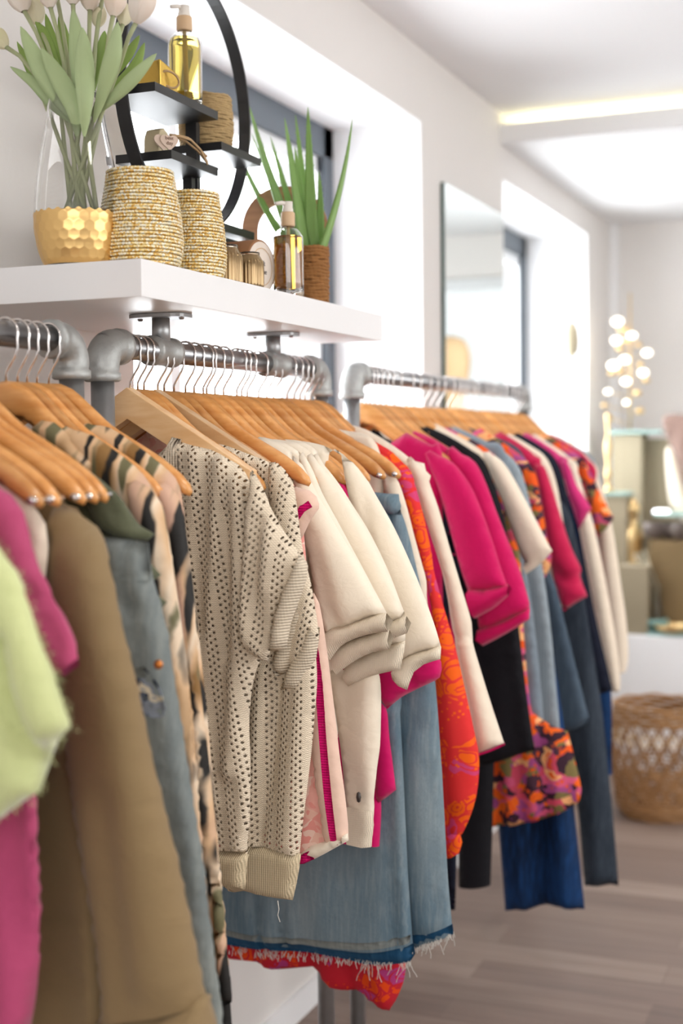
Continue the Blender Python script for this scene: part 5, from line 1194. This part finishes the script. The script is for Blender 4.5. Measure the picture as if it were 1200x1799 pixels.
# twined soap bar, heart tags
cs = on(xb+.002, 2.232, .528)
sp = MB(); poly = [(-.030, 0), (-.027, .030), (-.018, .042), (-.004, .046), (.010, .040), (.020, .028), (.024, 0)]
V = []
for d in (-.014, .014):
    for a, z in poly: V.append(cs+Vector((d, a*.8, z)))
n_ = len(poly); sp.add(V, [tuple(range(n_)), tuple(range(2*n_-1, n_-1, -1))]+[(i, i+n_, (i+1) % n_+n_, (i+1) % n_) for i in range(n_)])
single('soap_bar', sp.me(.003, 3), plain('oat_soap', srgb('ddcda8'), .6, noise=.15), 'arched beige soap bar behind the heart tags', 'soap')
def heart(c, s_, ax, mat, name, par):
    z = Vector(ax).normalized(); x = Vector((0, 0, 1)).cross(z).normalized(); y = z.cross(x); V = []; n_ = 40
    for d in (0, .0028):
        for k in range(n_):
            t = 2*PI*k/n_; hx = 16*math.sin(t)**3; hy = 13*math.cos(t)-5*math.cos(2*t)-2*math.cos(3*t)-math.cos(4*t)
            V.append(Vector(c)+x*hx*s_/17+y*hy*s_/17+z*d)
    return link(name, MB().add(V, [tuple(range(n_)), tuple(range(2*n_-1, n_-1, -1))]+[(i, i+n_, (i+1) % n_+n_, (i+1) % n_) for i in range(n_)]).me(.0004), par, mat, False)
hx_ = Vector((.75, -.66, .10)); hc = on(xb+.040, 2.205, .528)+Vector((0, 0, .0165))
e = empty('heart_tag', hc-Vector((0, 0, .0165)), 'two pale wooden heart tags on rough twine with tiny writing', 'tag')
hw_ = plain('birch', srgb('e6cdbb'), .6, noise=.06); heart(hc, .0165, hx_, hw_, 'heart', e); heart(hc+Vector((-.008, -.006, 0)), .0165, hx_, hw_, 'heart', e)
text('best\nday', .0085, hc+hx_.normalized()*.0030+Vector((0, 0, .002)), hx_, 'lettering', e, plain('tag_ink', srgb('8a6a5a'), .8))
t0 = hc+Vector((.004, .012, .010))
tws = MB()
for k in range(5):
    o1 = Vector((.003*math.cos(k*1.3), .003*math.sin(k*1.3), .002*math.sin(k*2)))
    tws.tube([hc+Vector((0, .004, .013)), t0+o1+Vector((.004, .010, .002)), t0+o1*1.6+Vector((.010, .028, .0)), t0+o1+Vector((.018, .050, -.012)), t0+o1*.5+Vector((.024, .066, -.034+.003*k))], .0017, 7)
link('twine_bow', tws.me(), e, tw)
# woven cup
wc = on(xb-.006, 2.437, .5815)
e = empty('woven_cup', wc, 'beige raffia wrapped cup on the right black board', 'cup')
raf = plain('raffia', srgb('c9aa78'), .85, noise=.35, nscale=120, bump=.8, bscale=350)
coil(wc, .092, lambda t: .0465+.003*math.sin(PI*min(1, t*1.1)), 22, .0026, raf, 'raffia_wrap', e, 3)
link('cup_liner', MB().lathe([(0, .001), (.039, .001), (.042, .01), (.042, .089), (.040, .089), (.040, .006), (0, .005)], wc, 32).me(), e, plain('liner', srgb('a98d62'), .8))
# ---------------------------------------------------------------- mirror, far end of the shop
e = empty('wall_mirror', Wp(XW+.012, 4.87, -.55), 'tall frameless mirror with green glass edge on the white wall', 'mirror')
mb = MB(); mb.box(Wp(XW+.002, 4.50, -.45), Wp(XW+.014, 5.245, .885)); link('mirror_backing', mb.me(), e, plain('mirror_edge', srgb('35544d'), .3), False)
mt, nt, b = newmat('silvered'); b.inputs['Metallic'].default_value = 1; b.inputs['Roughness'].default_value = .02; b.inputs['Base Color'].default_value = (.90, .95, .94, 1)
mb = MB(); mb.box(Wp(XW+.0145, 4.502, -.448), Wp(XW+.0165, 5.243, .883)); link('mirror_glass', mb.me(), e, mt, False)
# mannequin head seen in the mirror
hx = Wp(-.60, 7.22, ZF)
e = empty('mannequin_head', hx, 'straw coloured head form on a tall stand reflected in the mirror', 'display')
tn = plain('linen_form', srgb('dcb98e'), .8, noise=.1)
link('stand_base', MB().lathe([(0, 0), (.13, 0), (.13, .012), (.02, .02), (0, .02)], hx, 32).me(), e, M['black'])
link('stand_pole', MB().tube([hx+Vector((0, 0, .02)), hx+Vector((0, 0, 1.50))], .011, 12).me(), e, M['black'])
link('head_form', MB().lathe(smooth([(.001, 1.46), (.075, 1.47), (.066, 1.55), (.085, 1.66), (.098, 1.75), (.092, 1.82), (.062, 1.872), (.001, 1.893)], 5), hx, 36).me(), e, tn)
# lantern like hanging ornament in the far window
gold = plain('champagne_gold', srgb('e0c08a'), .28, .85); goldw = emis('glint_bauble', (1, .93, .80), 3.2)  # sparkle on some baubles is put in as glow
taupe = plain('taupe_card', srgb('8d8069'), .8, noise=.04); taupe2 = plain('brown_card', srgb('77613f'), .8, noise=.06); taupe3 = plain('light_taupe', srgb('a39880'), .8, noise=.04)
aqua = glass('aqua_glass', (.72, .93, .90), .05); aquas = plain('aqua_glass_edge', srgb('b9dcd6'), .25, Transmission_Weight=.4)
e = empty('window_ornament', Wp(XW+.01, 6.62, -.52), 'slim brass ornament standing at the far window', 'ornament')
def wallpt(px, py, x=XW-.05):
    y, z = atx(px, py, x); return Wp(x, y, z)
A = wallpt(1000, 575, XW+.05); Bp = wallpt(1005, 630, XW+.05); Cb = wallpt(1014, 760, XW+.05)
link('ornament_post', MB().tube([Vector((Bp.x, Bp.y, Wp(0, 0, -.55).z)), Bp], .006, 10).me(), e, gold)
link('ornament_leaf', MB().lathe(smooth([(.001, 0), (.026, .03), (.030, .09), (.018, .14), (.001, .155)]), Bp, 20).me(), e, taupe3)
# display corner: white plinth with taupe boxes, glass plates and sparkling ornaments
YP = 6.3
def P3(px, py, y=YP): x, z = aty(px, py, y); return Vector((x*S, y*S, (z+H0)*S))
pa, pb = P3(1092, 1116), P3(1092, 1225)
pl = MB(); pl.box((pa.x-.12, YP*S, 0), (pa.x+.34, (YP+.85)*S, pa.z))
single('display_plinth', pl.me(.004), M['white'], 'low white plinth at the back carrying the taupe boxes', 'plinth', smooth=False)
def cbox(px0, px1, pytop, pybot, y, depth, mat, name, label, cat, base=None):
    a, b_ = P3(px0, pybot, y), P3(px1, pytop, y); z0 = base if base is not None else a.z
    m_ = MB(); m_.box((a.x, y*S, z0), (b_.x, y*S+depth, b_.z)); o = single(name, m_.me(.002), mat, label, cat, 'taupe display boxes' if name == 'display_box' else None, smooth=False); return b_.z, a.x, b_.x
PT = pa.z+.0005
zA, xa0, xa1 = cbox(1085, 1138, 996, 1116, 6.35, .16, taupe, 'display_box', 'low taupe box at the front left of the white plinth', 'box', PT)
zB, xb0, xb1 = cbox(1060, 1102, 870, 1010, 6.55, .12, taupe, 'display_box', 'tall narrow taupe box behind the low one', 'box', PT)
zC, xc0, xc1 = cbox(1075, 1128, 762, 1110, 6.80, .16, taupe3, 'display_box', 'tallest pale taupe box carrying the sparkling tree', 'box', PT)
zD, xd0, xd1 = cbox(1140, 1215, 950, 1110, 6.45, .30, taupe2, 'display_box', 'wide brown box at the right edge', 'box', PT)
zE, xe0, xe1 = cbox(1128, 1190, 770, 1110, 6.88, .14, taupe3, 'display_box', 'tall greyish box right of the tree', 'box', PT)
def plate(x0, x1, y, z, dep, label, th=.012):
    m_ = MB(); m_.box((x0, y*S, z+.0005), (x1, y*S+dep, z+th)); single('glass_plate', m_.me(.001), aquas, label, 'plate', 'pale aqua glass plates', smooth=False)
plate(xc0-.02, xe1-.06, 6.78, max(zC, zE), .26, 'pale aqua glass plate under the sparkling tree', .016)
plate(xb0-.005, xb1+.01, 6.53, zB, .14, 'small pale aqua glass plate on the narrow taupe box')
plate(xd0+.02, xd1+.05, 6.43, zD+.10, .30, 'pale aqua glass plate at the right edge above the bowls')
plate(xa1-.0, xd1+.05, 6.32, PT, .10, 'pale aqua glass plate lying on the plinth front')
rb = random.Random(9)
# sparkling tree of bauble discs
tx, ty = P3(1108, 700, 6.95), None
zt_ = max(zC, zE)+.0175; tb = Vector((P3(1107, 700, 6.95).x, 6.95*S, zt_))
e = empty('bauble_tree', tb, 'sparkling champagne bauble tree on the tallest box', 'ornament')
link('tree_stem', MB().tube([tb, tb+Vector((0, 0, .62))], .004, 8).me(), e, gold)
bt = [(1085, 565, 12), (1096, 580, 9), (1110, 590, 10), (1083, 598, 11), (1108, 598, 7), (1098, 598, 8), (1137, 620, 10), (1078, 642, 12), (1098, 632, 11), (1130, 655, 10), (1100, 670, 10), (1068, 688, 7), (1101, 707, 7), (1075, 655, 9), (1125, 640, 7), (1088, 612, 8), (1120, 690, 9), (1062, 712, 7), (1072, 735, 7), (1124, 722, 10), (1090, 652, 8), (1135, 668, 8), (1088, 577, 7), (1122, 605, 7)]
for i, (px, py, r) in enumerate(bt):
    c_ = P3(px, py, 6.95+rb.uniform(-.05, .05)); glint = i in (0, 2, 3, 6, 7, 8, 9, 10, 11, 12)
    m_ = MB().lathe(smooth([(.0005, -.8*r*.0021), (r*.0018, -.45*r*.0021), (r*.0021, 0), (r*.0018, .45*r*.0021), (.0005, .8*r*.0021)], 3), c_, 16)
    bo = link('bauble', m_.me(), e, goldw if glint else gold)
    link('twig', MB().tube([Vector((tb.x, tb.y, max(zt_, c_.z-.03))), c_], .0015, 6).me(), bo, gold)
# vessels
def vessel(name, px, py, y, z, prof, mat, label, cat, group=None):
    c_ = P3(px, py, y); c_.z = z+.0005
    return single(name, MB().lathe(smooth(prof, 4), c_, 28).me(), mat, label, cat, group)
clear = glass('tinted_glass', (.93, .96, .94), .03)
for k, (px, py, y, z, s_, mt_, lb) in enumerate([(1068, 860, 6.60, zB+.012, .7, gold, 'gold twisted ornament on the narrow taupe box'), (1092, 870, 6.60, PT, .0, gold, '')][:1]):
    vessel('gold_candlestick', px, py, y, z, [(.03*s_, 0), (.032*s_, .01), (.012*s_, .03), (.02*s_, .08), (.010*s_, .12), (.022*s_, .20), (.008*s_, .25), (.018*s_, .34)], mt_, lb, 'ornament')
vessel('gold_figure', 1112, 900, 6.60, PT, [(.045, 0), (.05, .02), (.03, .10), (.045, .20), (.035, .30), (.042, .40), (.02, .46), (.03, .52), (.001, .56)], gold, 'blurred gold figure between the two taupe boxes', 'ornament')
for k, (px, y, r, lb) in enumerate([(1150, 6.50, .05, 'dark speckled bowl left on the brown box'), (1175, 6.52, .045, 'dark speckled bowl in the middle of the brown box'), (1196, 6.48, .045, 'dark speckled bowl at the right edge on the brown box')]):
    vessel('speckled_bowl', px, 940, y, zD, [(.3*r, 0), (.8*r, .018), (r, .045), (r*.95, .07), (r*.85, .072)], plain('speckled_clay_%d' % k, srgb('6e6058'), .5, noise=.6, nscale=60), lb, 'bowl', 'dark bowls on the brown box')
c_ = P3(1157, 912, 6.42); zz_ = zD+.118
single('light_disc', MB().lathe([(0, 0), (.035, 0), (.036, .006), (.030, .014), (0, .016)], Vector((c_.x, 6.50*S, zD+.113)), 28).me(), emis('small_disc_lamp', (.95, .97, 1), 3.0), 'small bright white disc lamp on the glass plate at right', 'lamp')
tb2 = P3(1150, 1000, 6.36)
e = empty('glass_vase', Vector((P3(1132, 1000, 6.33).x+.03, 6.42*S, PT)), 'clear glass vase with dried sticks beside the low taupe box', 'vase')
c2 = Vector((P3(1132, 1000, 6.33).x+.03, 6.44*S, PT))
link('vase_body', MB().lathe(smooth([(.001, 0), (.03, .002), (.036, .06), (.030, .14), (.034, .2)]), c2, 24).me(), e, clear)
for k in range(7):
    a = k*.9; link('stick', MB().tube([c2+Vector((0, 0, .02)), c2+Vector((.012*math.cos(a), .012*math.sin(a), .2)), c2+Vector((-.06+.03*math.cos(a), .03*math.sin(a), .29+.01*k))], [.002, .002, .006], 6).me(), e, taupe3)
vessel('teal_bowl', 1150, 1080, 6.42, PT+.012, [(.02, 0), (.05, .012), (.06, .035), (.052, .05), (.045, .05)], plain('teal_glaze', srgb('6f8f88'), .3), 'small teal glazed bowl on the plinth', 'bowl')
vessel('gold_dish', 1182, 1075, 6.36, PT+.012, [(.02, 0), (.06, .01), (.075, .03), (.07, .034)], gold, 'shallow pale gold dish on the plinth', 'dish')
# stack of wrapped scarves / mannequin shoulder at the right edge
c_ = Vector((P3(1206, 850, 6.75).x, 6.75*S, PT))
e = empty('draped_scarf', Vector((c_.x, c_.y, PT)), 'mauve brown scarf hanging on a stand at the right edge', 'scarf')
link('scarf_stand', MB().tube([c_, c_+Vector((0, 0, P3(1194, 745, 6.75).z-PT))], .008, 10).me(), e, gold)
def pp(l, y): return [((aty(a, b_, y)[0])*S, (aty(a, b_, y)[1]+H0)*S, f) for a, b_, f in l]
link('scarf_cloth', panel(pp([(1164, 738, ''), (1175, 728, ''), (1200, 728, ''), (1225, 740, ''), (1230, 860, 'h'), (1205, 862, 'h'), (1190, 810, ''), (1172, 770, '')], 6.72), 6.72*S, T=.03, D=.05, fld=Field(3, .006, 50)), e, cloth('mauve_scarf', srgb('8b7268')))
link('scarf_lining', panel(pp([(1170, 790, ''), (1185, 792, ''), (1200, 850, ''), (1207, 892, 'h'), (1180, 890, 'h'), (1172, 850, '')], 6.74), 6.74*S, T=.012, D=.03), e, M['cream'])
# woven basket
bc = Vector((-.888*S, 5.56*S, 0)); RB = .168
e = empty('wicker_basket', bc, 'round natural wicker basket with open lattice on the wood floor', 'basket')
wk = plain('wicker', srgb('ad7f50'), .45, noise=.35, nscale=50)
def rb_(z): return float(np.interp(z, [0, .04, .2, .36, .42], [.125, .150, .170, .166, .160]))
link('basket_base', MB().lathe([(0, .004), (.125, .004), (.125, .012), (0, .012)], bc, 40).me(), e, wk)
for name, z0, z1, n_ in (('rim_band', .352, .408, 6), ('foot_band', .004, .052, 5)):
    m_ = MB()
    for i in range(n_):
        z = z0+(z1-z0)*i/(n_-1)
        m_.tube([bc+Vector((rb_(z)*math.cos(a), rb_(z)*math.sin(a), z+.003*math.sin(9*a+i*2))) for a in [2*PI*k/72 for k in range(73)]], .0062, 7, False)
    link(name, m_.me(), e, wk)
m_ = MB()
for d in (-1, 1):
    for k in range(20):
        a0 = 2*PI*k/20
        m_.tube([bc+Vector(((rb_(z)+d*.002)*math.cos(a0+d*z*3.1), (rb_(z)+d*.002)*math.sin(a0+d*z*3.1), z)) for z in [.045+.315*i/12 for i in range(13)]], .0048, 6, False)
for k in range(9):
    z = .06+.016*k*1.0
    m_.tube([bc+Vector(((rb_(z)+.003*math.sin(12*a+k*2))*math.cos(a), (rb_(z)+.003*math.sin(12*a+k*2))*math.sin(a), z+.006*math.sin(7*a+k))) for a in [2*PI*j/72 for j in range(73)]], .0045, 6, False)
link('lattice', m_.me(), e, wk)
rr_m = plain('pale_rattan', srgb('e3cba6'), .35)
for k in range(22):
    a = 2*PI*k/22; m_ = MB(); m_.tube([bc+Vector(((rb_(.3)+.004)*math.cos(a)+.012*math.cos(t), (rb_(.3)+.004)*math.sin(a)*1+.004*math.sin(t), .30+.018*math.sin(t))) for t in [2*PI*j/14 for j in range(15)]], .0035, 6, False); link('shell_ring', m_.me(), e, rr_m)
